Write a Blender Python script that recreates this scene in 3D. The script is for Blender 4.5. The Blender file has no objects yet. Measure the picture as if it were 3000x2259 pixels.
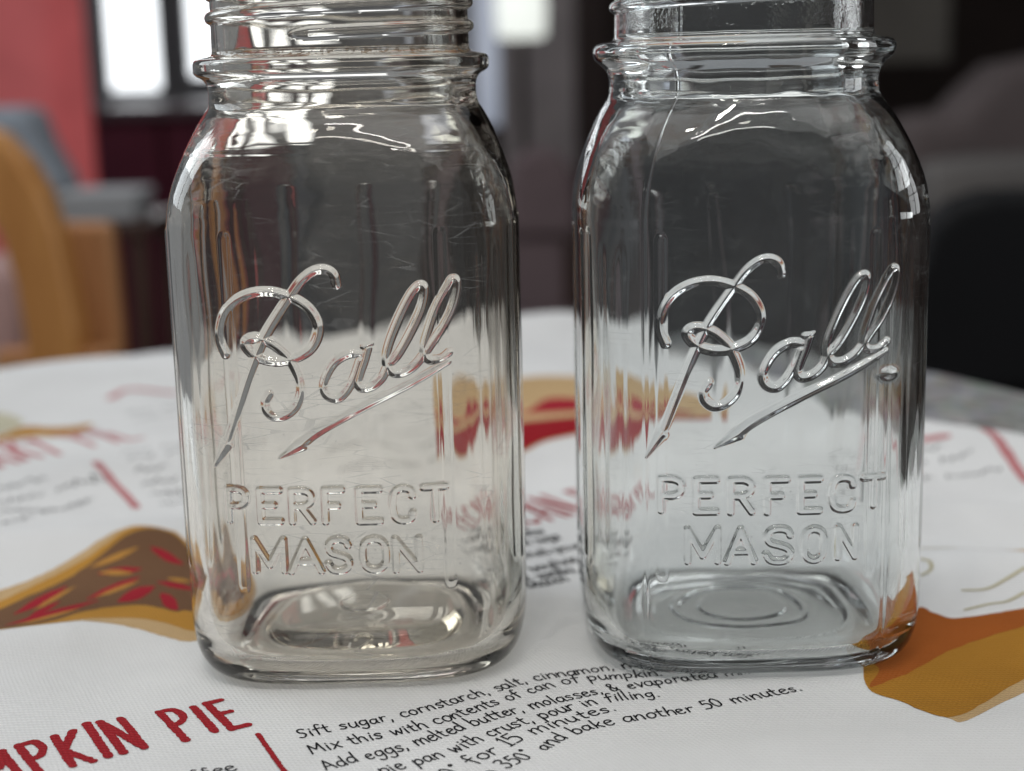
import bpy, math, random
import numpy as np

# ------------------------------------------------------------------ camera, light, exposure
SC = bpy.context.scene
COL = SC.collection
random.seed(7)
R = math.radians

cam_data = bpy.data.cameras.new("camera")
cam = bpy.data.objects.new("camera", cam_data)
COL.objects.link(cam)
cam_data.sensor_width = 36.0
cam_data.lens = 55.2
cam_data.clip_start = 0.01
cam_data.clip_end = 100.0
cam.location = (0.0, 0.0, 0.1534)
cam.rotation_mode = 'XYZ'
from mathutils import Matrix, Vector
th, ro = R(11.71), R(1.43)
fw = Vector((0, math.cos(th), -math.sin(th)))
r0 = Vector((1, 0, 0))
u0 = r0.cross(fw)
right = r0 * math.cos(ro) - u0 * math.sin(ro)
up = u0 * math.cos(ro) + r0 * math.sin(ro)
cam.rotation_euler = Matrix((right, up, -fw)).transposed().to_euler()
cam_data.dof.use_dof = True
cam_data.dof.focus_distance = 0.376
cam_data.dof.aperture_fstop = 8.5
cam_data.dof.aperture_blades = 0
SC.camera = cam

world = bpy.data.worlds.new("World")
SC.world = world
world.use_nodes = True
bg = world.node_tree.nodes["Background"]
bg.inputs[0].default_value = (0.92, 0.97, 1.03, 1)
bg.inputs[1].default_value = 0.185

SC.view_settings.view_transform = 'Standard'
SC.view_settings.look = 'None'
SC.view_settings.exposure = 0.19
SC.view_settings.gamma = 1.0
SC.view_settings.use_curve_mapping = False
SC.render.engine = 'CYCLES'
cy = SC.cycles
cy.max_bounces = 18
cy.transmission_bounces = 18
cy.glossy_bounces = 8
cy.diffuse_bounces = 3
cy.transparent_max_bounces = 16
cy.caustics_reflective = True
cy.caustics_refractive = True
cy.blur_glossy = 0.3
cy.sample_clamp_indirect = 12.0
cy.use_denoising = True


def area(name, loc, target, sx, sy, watts, color=(1, 1, 1)):
    d = bpy.data.lights.new(name, 'AREA')
    d.shape = 'RECTANGLE'
    d.size, d.size_y, d.energy, d.color = sx, sy, watts, color
    o = bpy.data.objects.new(name, d)
    o.location = loc
    o.rotation_euler = (Vector(target) - Vector(loc)).to_track_quat('-Z', 'Y').to_euler()
    COL.objects.link(o)
    return o

# daylight through the glazed wall to the left and behind, as a bank of panes
for i in range(3):
    area("window_light", (-2.3, 1.2 + i * 0.62, 1.15), (0, 0.5, 0.0), 0.52, 1.5, 6.6, (0.86, 0.94, 1.0))
# panes of the window on the right, the one mirrored in the jar corners
for i in range(2):
    for j in range(3):
        area("window_light", (1.9, 0.45 + i * 0.40, 0.22 + j * 0.36), (0.0, 0.45 + i * 0.40, 0.22 + j * 0.36), 0.35, 0.33, 1.1, (0.95, 0.98, 1.0))
# ceiling fixture over the table: one long tube and two spots
area("ceiling_light", (0.15, -0.55, 1.55), (0.1, 0.4, 0.1), 0.9, 0.05, 3.0, (1.0, 0.97, 0.93))
area("ceiling_light", (-0.30, -0.25, 1.50), (0, 0.4, 0.1), 0.07, 0.07, 1.2, (1.0, 0.95, 0.88))
area("ceiling_light", (-0.12, -0.25, 1.50), (0, 0.4, 0.1), 0.07, 0.07, 1.2, (1.0, 0.95, 0.88))
# added overhead fill lamp, standing in for light bounced off the ceiling
area("ceiling_bounce_fill", (0.0, 0.2, 1.75), (0.0, 0.2, 0.0), 2.2, 1.8, 11.5, (1.0, 0.99, 0.975))
# skylight high above and behind the table
area("skylight", (-0.5, 2.2, 2.3), (0, 0.5, 0.0), 1.6, 0.8, 5.0, (0.96, 0.98, 1.0))

# ------------------------------------------------------------------ measured outlines (millimetres unless noted)
SCRIPT = {'a': [(5.52, 85.95), (3.1, 86.15), (-0.05, 84.57), (-2.16, 82.02), (-3.52, 78.45), (-2.66, 76.08), (-0.27, 75.3), (2.03, 77.18), (3.95, 80.52), (5.45, 84.52)],
 'a2': [(7.34, 87.38), (6.46, 84.5), (5.31, 81.38), (4.76, 78.92), (5.81, 77.67), (8.27, 78.15), (10.56, 80.12), (11.76, 82.57)],
 'bowl': [(-26.72, 86.46), (-27.85, 89.39), (-27.92, 92.51), (-26.55, 96.25), (-23.75, 99.19), (-19.71, 101.02), (-14.97, 101.35), (-10.25, 99.95), (-6.65, 97.74), (-4.61, 94.81), (-4.09, 91.91), (-5.13, 88.82), (-7.21, 86.64),
          (-10.59, 85.15), (-14.14, 84.66), (-17.63, 85.29), (-20.4, 86.97), (-21.59, 89.01), (-20.43, 90.19), (-18.01, 90.21), (-14.8, 88.79), (-11.86, 86.08), (-10.25, 83.35), (-9.1, 79.95), (-9.09, 76.79), (-10.31, 73.65),
          (-12.64, 71.66), (-15.33, 71.14), (-17.29, 72.55), (-17.7, 74.74), (-16.56, 76.89)],
 'l1': [(11.76, 82.57), (11.65, 85.26), (12.82, 89.25), (15.33, 94.97), (18.15, 99.98), (20.18, 101.91), (21.33, 101.0), (20.43, 96.61), (17.58, 90.69), (14.53, 85.64), (12.32, 83.23), (13.25, 81.27), (15.68, 81.21),
        (18.38, 82.76), (20.59, 85.26)],
 'l2': [(20.59, 85.26), (20.76, 87.71), (22.0, 91.69), (23.69, 96.09), (26.48, 101.09), (28.2, 103.03), (29.22, 101.9), (28.2, 97.3), (25.29, 91.61), (22.29, 87.45), (21.12, 85.47), (21.95, 84.01), (24.6, 84.04), (26.76, 85.55)],
 'stem': [(0.71, 102.62), (0.21, 104.96), (-1.21, 106.14), (-3.16, 106.36), (-5.38, 105.54), (-7.88, 103.5), (-10.22, 100.48), (-13.53, 95.92), (-16.4, 91.55), (-18.87, 86.71), (-21.41, 80.94), (-23.76, 74.9), (-26.13, 68.59),
          (-27.82, 64.29)],
 'under': [(26.56, 83.31), (22.74, 81.3), (15.99, 77.86), (6.97, 73.66), (-2.11, 69.12), (-6.69, 66.49), (-9.47, 64.28)]}
ARROWS = [[(-27.8, 64.52), (-31.66, 58.41)], [(-9.47, 64.28), (-14.99, 60.98)]]
LET_L = [('P', -28.96, 44.7, -23.66, 53.55), ('E', -21.04, 44.59, -15.22, 53.34), ('R', -13.31, 44.44, -7.39, 53.13), ('F', -5.11, 44.28, -0.12, 53.14), ('E', 3.0, 44.11, 9.0, 53.01), ('C', 11.59, 44.04, 16.99, 53.14),
 ('T', 19.52, 44.03, 24.88, 53.09), ('M', -22.72, 32.04, -14.85, 40.75), ('A', -13.51, 31.79, -6.11, 40.52), ('S', -4.62, 31.76, 1.07, 40.63), ('O', 3.89, 31.74, 10.02, 40.6), ('N', 11.72, 31.54, 18.28, 40.28)]
LET_R = [('P', -26.41, 44.58, -20.5, 53.49), ('E', -17.9, 44.36, -12.14, 53.27), ('R', -9.6, 44.14, -3.47, 53.05), ('F', -0.68, 43.91, 5.0, 52.94), ('E', 7.46, 43.97, 12.95, 52.84), ('C', 15.34, 44.04, 21.2, 52.84),
 ('T', 23.57, 44.53, 28.79, 52.65), ('M', -19.6, 31.77, -11.7, 40.75), ('A', -9.67, 31.51, -3.17, 40.53), ('S', -0.47, 31.27, 6.19, 40.51), ('O', 8.94, 31.41, 14.09, 40.3), ('N', 17.13, 31.92, 21.98, 40.31)]
SCRIPT_R = ((0.9935, 0.9988), (2.165, 0.002))
PRINTS = [('crust_print', 'tan',
  [(-156.2, 452.6), (-149.5, 461.7), (-142.5, 473.6), (-135.4, 487.6), (-128.0, 498.9), (-123.2, 500.2), (-115.8, 497.6), (-109.9, 493.5), (-100.7, 480.8), (-88.0, 464.3), (-79.3, 439.9), (-80.6, 420.6), (-88.2, 407.0),
   (-97.0, 408.6), (-106.3, 412.2), (-115.3, 413.8), (-126.0, 413.8), (-134.4, 413.0), (-143.0, 410.8), (-148.2, 409.2), (-160.2, 445.9)]),
 ('crust_print', 'mustard',
  [(-153.2, 443.1), (-147.7, 455.5), (-141.0, 468.5), (-133.0, 484.7), (-125.5, 499.0), (-115.6, 496.8), (-109.6, 492.3), (-100.4, 479.4), (-88.6, 463.1), (-80.5, 440.0), (-82.4, 422.8), (-89.5, 414.0), (-99.1, 418.8),
   (-107.1, 422.0), (-115.1, 421.8), (-122.0, 420.2), (-128.4, 417.0), (-134.8, 414.2), (-143.7, 412.8), (-148.9, 411.2), (-157.2, 436.8)]),
 ('filling_print', 'brown',
  [(-151.0, 436.3), (-145.5, 448.3), (-138.5, 462.1), (-132.0, 480.6), (-126.6, 492.9), (-120.9, 497.5), (-113.6, 495.2), (-107.1, 488.0), (-98.9, 475.4), (-89.6, 459.5), (-83.9, 440.3), (-85.0, 429.3), (-91.6, 428.7),
   (-95.8, 431.2), (-98.5, 429.9), (-103.8, 434.0), (-110.6, 437.3), (-117.9, 436.1), (-123.8, 432.8), (-127.5, 429.8), (-132.0, 422.1), (-137.6, 416.4), (-144.0, 414.0), (-149.2, 412.2), (-155.0, 430.1)]),
 ('petal_print', 'red',
  [(-117.8, 485.4), (-116.0, 482.5), (-114.3, 480.2), (-112.6, 478.3), (-111.0, 476.7), (-109.4, 475.4), (-107.8, 474.5), (-106.3, 473.9), (-104.9, 473.8), (-106.6, 476.5), (-108.3, 478.8), (-110.0, 480.7), (-111.6, 482.4),
   (-113.2, 483.6), (-114.8, 484.6), (-116.3, 485.2)]),
 ('petal_print', 'red',
  [(-130.0, 466.3), (-128.1, 465.5), (-126.2, 465.2), (-124.5, 465.2), (-122.8, 465.5), (-121.3, 466.2), (-119.8, 467.2), (-118.4, 468.5), (-117.2, 470.4), (-119.1, 471.2), (-121.0, 471.6), (-122.7, 471.6), (-124.4, 471.2),
   (-126.0, 470.5), (-127.4, 469.5), (-128.8, 468.2)]),
 ('petal_print', 'red',
  [(-127.7, 443.5), (-125.8, 444.6), (-124.1, 446.2), (-122.5, 448.2), (-121.0, 450.5), (-119.6, 453.1), (-118.3, 456.2), (-117.2, 459.6), (-116.2, 463.5), (-118.2, 462.3), (-120.0, 460.6), (-121.6, 458.6), (-123.1, 456.2),
   (-124.5, 453.5), (-125.7, 450.5), (-126.8, 447.2)]),
 ('petal_print', 'red',
  [(-117.9, 441.0), (-116.1, 440.5), (-114.6, 440.7), (-113.2, 441.5), (-112.1, 442.8), (-111.2, 444.7), (-110.4, 447.3), (-109.9, 450.3), (-109.6, 454.3), (-111.5, 454.8), (-113.0, 454.6), (-114.4, 453.8), (-115.6, 452.4),
   (-116.5, 450.4), (-117.2, 447.8), (-117.7, 444.8)]),
 ('petal_print', 'red',
  [(-106.6, 447.7), (-105.8, 443.8), (-104.8, 440.7), (-103.8, 437.9), (-102.8, 435.7), (-101.7, 433.9), (-100.6, 432.6), (-99.4, 431.7), (-98.1, 431.4), (-98.9, 435.0), (-99.7, 438.1), (-100.7, 440.8), (-101.7, 443.1),
   (-102.9, 445.0), (-104.0, 446.4), (-105.3, 447.4)]),
 ('petal_print', 'red',
  [(-110.1, 458.6), (-108.2, 456.5), (-106.4, 454.7), (-104.6, 453.2), (-102.9, 452.1), (-101.2, 451.2), (-99.6, 450.6), (-98.0, 450.3), (-96.5, 450.4), (-98.3, 452.6), (-100.1, 454.3), (-101.9, 455.8), (-103.6, 457.0),
   (-105.3, 457.9), (-106.9, 458.5), (-108.5, 458.8)]),
 ('petal_print', 'red',
  [(-145.5, 431.5), (-143.7, 433.1), (-142.3, 435.1), (-140.9, 437.4), (-139.7, 440.2), (-138.7, 443.3), (-137.8, 446.9), (-137.0, 450.8), (-136.5, 455.4), (-138.3, 453.7), (-139.9, 451.5), (-141.3, 449.0), (-142.5, 446.2),
   (-143.5, 443.0), (-144.3, 439.5), (-145.0, 435.7)]),
 ('petal_print', 'red',
  [(-140.6, 426.5), (-139.5, 427.6), (-138.6, 428.9), (-137.7, 430.5), (-137.0, 432.4), (-136.3, 434.4), (-135.8, 436.8), (-135.3, 439.3), (-135.0, 442.3), (-136.1, 441.1), (-137.1, 439.7), (-138.0, 438.0), (-138.7, 436.2),
   (-139.4, 434.1), (-139.9, 431.8), (-140.3, 429.3)]),
 ('petal_print', 'red',
  [(-144.6, 420.5), (-141.7, 422.1), (-138.9, 424.1), (-136.1, 426.4), (-133.5, 428.9), (-130.9, 431.8), (-128.4, 435.0), (-126.0, 438.5), (-123.6, 442.5), (-126.8, 440.8), (-129.7, 438.7), (-132.6, 436.3), (-135.3, 433.7),
   (-137.9, 430.8), (-140.3, 427.6), (-142.6, 424.2)]),
 ('petal_print', 'red',
  [(-101.0, 465.3), (-99.3, 461.7), (-97.7, 458.7), (-96.2, 456.1), (-94.6, 454.0), (-93.1, 452.3), (-91.6, 451.1), (-90.1, 450.2), (-88.7, 449.8), (-90.2, 453.3), (-91.7, 456.2), (-93.3, 458.8), (-94.8, 461.0), (-96.4, 462.7),
   (-97.9, 464.1), (-99.4, 465.0)]),
 ('streak_print', 'lighttan',
  [(-133.6, 470.9), (-131.8, 471.8), (-130.2, 473.0), (-128.6, 474.4), (-127.0, 476.1), (-125.5, 477.9), (-124.1, 480.1), (-122.7, 482.4), (-121.5, 485.1), (-123.3, 484.2), (-125.0, 482.9), (-126.7, 481.4), (-128.3, 479.8),
   (-129.7, 477.9), (-131.1, 475.8), (-132.4, 473.5)]),
 ('streak_print', 'lighttan',
  [(-129.8, 467.1), (-128.2, 466.1), (-126.7, 465.4), (-125.3, 465.0), (-123.9, 464.9), (-122.6, 465.0), (-121.4, 465.3), (-120.2, 465.8), (-119.1, 466.7), (-120.6, 467.7), (-122.1, 468.4), (-123.6, 468.8), (-124.9, 469.0),
   (-126.3, 468.9), (-127.5, 468.5), (-128.7, 468.0)]),
 ('streak_print', 'lighttan',
  [(-125.4, 445.0), (-123.9, 446.1), (-122.5, 447.4), (-121.2, 449.0), (-120.0, 450.8), (-118.8, 452.7), (-117.7, 454.9), (-116.6, 457.3), (-115.6, 460.0), (-117.1, 458.9), (-118.6, 457.4), (-119.9, 455.8), (-121.2, 454.0),
   (-122.4, 452.0), (-123.5, 449.9), (-124.5, 447.5)]),
 ('streak_print', 'lighttan',
  [(-140.8, 434.2), (-139.7, 436.2), (-138.6, 438.3), (-137.7, 440.7), (-136.8, 443.2), (-136.0, 446.0), (-135.2, 449.0), (-134.6, 452.2), (-134.0, 455.7), (-135.2, 453.6), (-136.3, 451.3), (-137.3, 448.8), (-138.2, 446.2),
   (-139.0, 443.4), (-139.7, 440.5), (-140.3, 437.5)]),
 ('streak_print', 'lighttan',
  [(-141.2, 419.3), (-139.3, 420.5), (-137.4, 422.0), (-135.6, 423.7), (-133.9, 425.5), (-132.2, 427.6), (-130.6, 429.8), (-129.0, 432.3), (-127.5, 435.0), (-129.5, 433.7), (-131.5, 432.1), (-133.3, 430.4), (-135.1, 428.5),
   (-136.7, 426.5), (-138.3, 424.2), (-139.8, 421.9)]),
 ('streak_print', 'lighttan',
  [(-107.5, 461.4), (-106.4, 460.1), (-105.3, 459.1), (-104.2, 458.4), (-103.2, 457.8), (-102.2, 457.5), (-101.3, 457.4), (-100.4, 457.5), (-99.5, 457.8), (-100.6, 459.1), (-101.7, 460.1), (-102.8, 460.8), (-103.8, 461.4),
   (-104.8, 461.7), (-105.7, 461.8), (-106.6, 461.8)]),
 ('crust_print', 'tan',
  [(89.8, 383.3), (98.4, 391.1), (111.9, 418.2), (115.6, 414.7), (119.1, 410.0), (124.6, 410.6), (131.2, 412.7), (141.5, 416.4), (153.8, 419.0), (134.5, 363.8), (122.5, 357.8), (103.3, 339.7), (99.6, 341.8), (91.6, 354.2),
   (85.7, 362.6)]),
 ('crust_print', 'ochre',
  [(89.9, 383.1), (98.4, 391.1), (112.0, 418.0), (115.5, 414.6), (119.0, 409.8), (124.6, 410.4), (131.2, 412.6), (141.4, 416.2), (153.8, 419.0), (138.8, 376.3), (125.3, 366.5), (111.2, 352.0), (99.7, 342.3), (91.6, 354.5),
   (85.8, 362.7)]),
 ('filling_print', 'pumpkin',
  [(90.0, 383.1), (98.4, 391.0), (112.0, 417.8), (115.5, 414.4), (119.0, 409.6), (124.5, 410.3), (131.1, 412.4), (141.4, 416.0), (153.7, 418.8), (152.6, 415.5), (137.2, 403.0), (125.4, 395.6), (111.7, 385.6), (99.5, 373.1),
   (92.8, 367.9), (86.2, 363.4), (91.3, 375.1)]),
 ('crust_print', 'tan',
  [(-23.8, 679.2), (-16.1, 718.1), (5.1, 753.9), (31.9, 755.6), (57.9, 744.8), (81.0, 729.7), (94.6, 686.6), (87.5, 656.7), (69.1, 649.1), (49.6, 640.5), (25.8, 621.4), (11.6, 610.3), (3.3, 599.0), (-8.8, 598.6), (-18.8, 624.9)]),
 ('filling_print', 'red', [(-15.4, 678.3), (-3.3, 673.5), (5.7, 675.9), (15.6, 708.3), (29.8, 708.8), (46.3, 695.8), (60.6, 683.5), (74.2, 668.2), (59.0, 665.2), (28.0, 668.7), (6.3, 668.4), (-9.2, 654.5)]),
 ('filling_print', 'darkred',
  [(-16.8, 630.6), (-6.2, 638.5), (5.3, 644.1), (27.1, 649.2), (50.8, 655.6), (72.9, 657.0), (87.5, 662.0), (84.2, 653.2), (69.3, 650.3), (49.8, 643.0), (25.9, 623.2), (11.7, 612.0), (3.3, 601.2), (-8.8, 602.4)]),
 ('crust_print', 'mustard',
  [(-223.2, 655.7), (-222.1, 662.4), (-216.9, 680.5), (-204.8, 676.4), (-195.4, 675.8), (-185.7, 678.1), (-187.4, 652.0), (-192.3, 641.5), (-202.9, 651.4), (-209.0, 645.4), (-213.6, 635.2), (-216.1, 633.4)]),
 ('crust_print', 'paleyellow', [(-238.2, 702.7), (-232.0, 704.5), (-220.5, 690.7), (-219.9, 676.1), (-223.6, 667.2), (-225.4, 662.8)]),
 ('leaf_print', 'tan', [(148.5, 458.8), (152.6, 461.2), (158.5, 465.1), (163.4, 465.8), (159.2, 453.3), (153.5, 455.9)])]
OUTLINES = [[(122.3, 453.1), (124.0, 449.9), (123.0, 445.0), (119.8, 442.6)], [(128.4, 430.1), (134.5, 429.6), (140.4, 432.6), (148.5, 438.1)], [(124.9, 415.8), (132.7, 419.7), (138.0, 421.1), (144.6, 426.1)],
 [(123.2, 465.8), (132.5, 462.9), (141.6, 460.0), (148.5, 458.8)]]
TEXT = [('', 'Sift sugar, cornstarch, salt, cinnamon,', ' nutmeg,', [(-51.5, 342.7), (-42.3, 347.3), (-28.8, 351.8), (-5.1, 366.7), (4.9, 373.5), (24.9, 378.8)], 'ink'),
 ('', 'Mix this with contents of can of pumpk', 'in.', [(-47.7, 334.5), (-39.6, 339.0), (-30.6, 342.8), (-20.6, 347.6), (-1.5, 361.6), (4.7, 366.1), (13.3, 371.2), (31.7, 373.6)], 'ink'),
 ('', 'Add eggs, melted butter, molasses, & evapor', 'ated milk.', [(-43.6, 326.3), (-35.3, 331.5), (-24.7, 336.5), (-10.3, 347.9), (5.0, 357.0), (24.2, 365.5), (41.1, 369.9)], 'ink'),
 ('Line ', 'pie pan with crust, pour in filling', '.', [(-30.8, 323.7), (-15.0, 333.4), (-5.2, 343.2), (8.4, 351.8), (18.7, 358.0), (33.6, 360.9)], 'ink'),
 ('Bake at ', '450* for 15 minutes', '.', [(-19.7, 315.4), (-12.7, 323.7), (-8.6, 329.6), (-0.2, 338.4), (6.0, 344.4), (22.4, 353.3)], 'ink'),
 ('Reduce ', 'to 350* and bake another 50 minutes.', '', [(-8.1, 319.4), (-4.2, 323.6), (6.1, 334.1), (10.1, 338.9), (18.5, 344.6), (29.7, 347.9), (43.9, 352.0), (53.8, 356.5), (70.1, 362.6)], 'ink'),
 ('1 cup cof', 'fee', '', [(-70.3, 323.2), (-63.1, 327.3)], 'ink'), ('1 c ', 'butter', '', [(1.5, 497.7), (10.7, 501.5)], 'ink'), ('1 c brow', 'n sugar', '', [(4.1, 489.4), (16.1, 495.3)], 'ink'),
 ('1 c toa', 'sted pec', 'ans', [(4.2, 474.5), (19.2, 483.3)], 'ink'), ('2 T', ' bourbo', 'n', [(3.9, 458.1), (18.8, 468.2)], 'ink'), ('1 t', 'e vanilla', '', [(3.6, 450.1), (18.7, 458.1)], 'ink'),
 ('3 eggs, ', 'beaten', '', [(3.7, 443.9), (16.4, 449.6)], 'ink')]
TITLES = [('PUMP', 'KIN PIE', '', [(-102.6, 329.7), (-64.0, 351.8)], 'red'), ('PE', 'CA', 'N PIE', [(4.1, 510.6), (18.7, 521.5)], 'red'), ('CHE', 'RRY PIE', '', [(-200.2, 592.7), (-151.4, 631.7)], 'red')]
SLASHES = [([(-61.8, 345.4), (-51.1, 322.1)], 0.65), ([(-161.9, 590.6), (-152.8, 575.3), (-143.8, 560.7), (-136.0, 544.5)], 1.6), ([(184.1, 597.0), (184.9, 574.0), (184.4, 544.7)], 1.9),
 ([(-191.2, 731.8), (-185.7, 748.1), (-162.4, 739.6)], 2.2), ([(160.1, 592.4), (167.8, 591.6)], 2.0)]
SCRIBBLES = [[(-191.5, 565.1), (-182.5, 570.3)], [(-186.5, 549.0), (-164.8, 566.0)], [(-183.2, 538.5), (-180.7, 539.0)], [(-177.4, 520.0), (-154.2, 553.4)], [(-128.3, 547.8), (-120.5, 548.7)], [(-154.8, 605.1), (-135.8, 615.0)],
 [(-149.6, 593.1), (-132.4, 600.9)], [(-144.5, 581.6), (-129.2, 587.5)], [(-139.7, 570.6), (-126.2, 574.6)], [(-134.5, 559.9), (-122.9, 560.5)], [(-174.5, 695.5), (-155.0, 703.5)], [(-167.6, 679.9), (-151.2, 687.9)],
 [(-95.0, 673.7), (-57.6, 676.2)], [(-53.3, 679.1), (-26.2, 682.9)], [(-88.2, 655.4), (-25.5, 662.7)], [(-81.0, 631.4), (-29.3, 645.3)], [(-74.2, 607.9), (-25.8, 625.7)], [(-66.5, 585.9), (-27.6, 600.5)],
 [(133.6, 564.0), (161.8, 570.7)], [(131.7, 545.1), (160.3, 551.7)], [(126.2, 532.0), (136.7, 535.5)], [(129.9, 582.1), (151.0, 582.6)]]
CLOTHREF = [(-109.5, 497.7), (-95.6, 409.2), (-117.0, 328.1), (108.7, 315.3)]
BG = {'blackchair': [(0.354, -0.145), (0.354, -0.036), (0.366, 0.005), (0.385, 0.023), (0.414, 0.032), (0.458, 0.032), (0.502, 0.022), (0.533, -0.005), (0.55, -0.15)],
 'blobs': [(0.209, -0.094, 0.274, -0.055), (0.203, -0.122, 0.242, -0.091), (0.374, -0.142, 0.476, -0.114)],
 'blue': (-0.575, -0.558, -0.471, 0.047),
 'chairboard': [(-0.429, 0.014), (-0.374, 0.012), (-0.372, -0.025), (-0.371, -0.091), (-0.372, -0.141), (-0.423, -0.14), (-0.423, -0.07), (-0.425, -0.023)],
 'chairpost': [(-0.478, 0.109), (-0.454, 0.099), (-0.433, 0.074), (-0.419, 0.046), (-0.409, 0.008), (-0.404, -0.03), (-0.397, -0.082), (-0.397, -0.131), (-0.446, -0.129), (-0.447, -0.081), (-0.451, -0.035), (-0.46, 0.006),
               (-0.47, 0.028), (-0.485, 0.041)],
 'couch': [(0.747, 0.026), (0.85, 0.036), (0.893, 0.079), (0.943, 0.122), (1.038, 0.138), (1.167, 0.123), (1.187, -0.251), (0.754, -0.24)],
 'curtain': (-0.083, -0.037, -0.013, 0.441),
 'cushion': [(0.709, -0.037), (0.796, -0.028), (0.942, -0.026), (1.03, -0.04), (1.035, -0.139), (0.712, -0.131)],
 'darkwood': (0.18, -0.475, 0.265, 0.457),
 'dimchair': [(-0.004, -0.098), (0.01, -0.02), (0.047, 0.003), (0.095, -0.005), (0.124, -0.053), (0.128, -0.163), (-0.006, -0.159)],
 'globe': ((0.045, 4.0, 0.282),),
 'greybox': (-0.572, -0.034, -0.472, 0.002),
 'greyobj': [(-0.839, 0.101), (-0.732, 0.1), (-0.715, 0.043), (-0.677, -0.033), (-0.739, -0.042), (-0.848, 0.003)],
 'greywall': (-0.007, -0.293, 0.204, 0.498),
 'maroon': (-0.989, -0.532, -0.571, 0.071),
 'pink': [(-0.655, -0.067), (-0.6, -0.065), (-0.589, -0.086), (-0.597, -0.213), (-0.668, -0.211)],
 'red': (-1.069, -0.073, -0.805, 0.407),
 'rgrey': (0.948, 0.129, 1.171, 0.452),
 'tri': [(-0.187, 0.052), (-0.135, 0.029), (-0.061, -0.114), (-0.052, -0.301), (-0.113, -0.169), (-0.153, -0.069)],
 'window_wall': (-1.411, 0.024, -0.089, 0.351),
 'windows': [(-1.191, 0.095, -1.042, 0.356), (-0.946, 0.13, -0.839, 0.351), (-0.741, 0.181, -0.578, 0.345)]}

# ------------------------------------------------------------------ helpers
def tag(o, label=None, cat=None, group=None, kind=None):
    if label: o["label"] = label
    if cat: o["category"] = cat
    if group: o["group"] = group
    if kind: o["kind"] = kind
    return o


def empty(name, loc=(0, 0, 0)):
    o = bpy.data.objects.new(name, None)
    o.location = loc
    o.empty_display_size = 0.02
    COL.objects.link(o)
    return o


def mesh_obj(name, verts, faces, mat, parent=None, smooth=False, loc=(0, 0, 0)):
    me = bpy.data.meshes.new(name)
    me.from_pydata([tuple(map(float, v)) for v in verts], [], [tuple(f) for f in faces])
    me.update()
    if smooth:
        me.polygons.foreach_set("use_smooth", [True] * len(me.polygons))
    o = bpy.data.objects.new(name, me)
    if mat: me.materials.append(mat)
    o.location = loc
    if parent: o.parent = parent
    COL.objects.link(o)
    return o


def quad_mesh(name, V, Q, N, mat, parent):
    """numpy quads (n,4) with custom vertex normals"""
    used, inv = np.unique(Q.ravel(), return_inverse=True)
    v = V[used]
    q = inv.reshape(-1, 4)
    me = bpy.data.meshes.new(name)
    nq = len(q)
    me.vertices.add(len(v))
    me.vertices.foreach_set("co", v.astype(np.float32).ravel())
    me.loops.add(nq * 4)
    me.loops.foreach_set("vertex_index", q.astype(np.int32).ravel())
    me.polygons.add(nq)
    me.polygons.foreach_set("loop_start", np.arange(0, nq * 4, 4, dtype=np.int32))
    me.polygons.foreach_set("use_smooth", np.ones(nq, dtype=bool))
    me.update(calc_edges=True)
    me.validate()
    me.normals_split_custom_set_from_vertices(N[used].astype(np.float32).tolist())
    me.materials.append(mat)
    o = bpy.data.objects.new(name, me)
    if parent: o.parent = parent
    COL.objects.link(o)
    return o


def nodes_of(name):
    m = bpy.data.materials.new(name)
    m.use_nodes = True
    nt = m.node_tree
    return m, nt, nt.nodes, nt.links, nt.nodes["Principled BSDF"]


def simple(name, col, rough=0.6, metal=0.0, var=0.15, scale=6.0, sheen=0.0):
    m, nt, N, L, P = nodes_of(name)
    tc = N.new("ShaderNodeTexCoord")
    nz = N.new("ShaderNodeTexNoise")
    nz.inputs["Scale"].default_value = scale
    nz.inputs["Detail"].default_value = 5
    L.new(tc.outputs["Object"], nz.inputs["Vector"])
    rp = N.new("ShaderNodeValToRGB")
    rp.color_ramp.elements[0].position = 0.3
    rp.color_ramp.elements[1].position = 0.7
    rp.color_ramp.elements[0].color = tuple(c * (1 - var) for c in col) + (1,)
    rp.color_ramp.elements[1].color = tuple(min(1, c * (1 + var)) for c in col) + (1,)
    L.new(nz.outputs["Fac"], rp.inputs["Fac"])
    L.new(rp.outputs["Color"], P.inputs["Base Color"])
    P.inputs["Roughness"].default_value = rough
    P.inputs["Metallic"].default_value = metal
    P.inputs["Specular IOR Level"].default_value = 0.2
    if sheen: P.inputs["Sheen Weight"].default_value = sheen
    return m


def emission(name, col, strength):
    m, nt, N, L, P = nodes_of(name)
    P.inputs["Base Color"].default_value = (0.8, 0.8, 0.8, 1)
    P.inputs["Emission Color"].default_value = tuple(col) + (1,)
    P.inputs["Emission Strength"].default_value = strength
    return m


def wood(name, c1, c2):
    m, nt, N, L, P = nodes_of(name)
    tc = N.new("ShaderNodeTexCoord")
    mp = N.new("ShaderNodeMapping")
    mp.inputs["Scale"].default_value = (30, 30, 3)
    L.new(tc.outputs["Object"], mp.inputs["Vector"])
    nz = N.new("ShaderNodeTexNoise")
    nz.inputs["Scale"].default_value = 1.5
    nz.inputs["Detail"].default_value = 6
    nz.inputs["Distortion"].default_value = 1.2
    L.new(mp.outputs["Vector"], nz.inputs["Vector"])
    rp = N.new("ShaderNodeValToRGB")
    rp.color_ramp.elements[0].color = tuple(c1) + (1,)
    rp.color_ramp.elements[1].color = tuple(c2) + (1,)
    rp.color_ramp.elements[0].position = 0.35
    rp.color_ramp.elements[1].position = 0.65
    L.new(nz.outputs["Fac"], rp.inputs["Fac"])
    L.new(rp.outputs["Color"], P.inputs["Base Color"])
    P.inputs["Roughness"].default_value = 0.4
    return m


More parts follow.
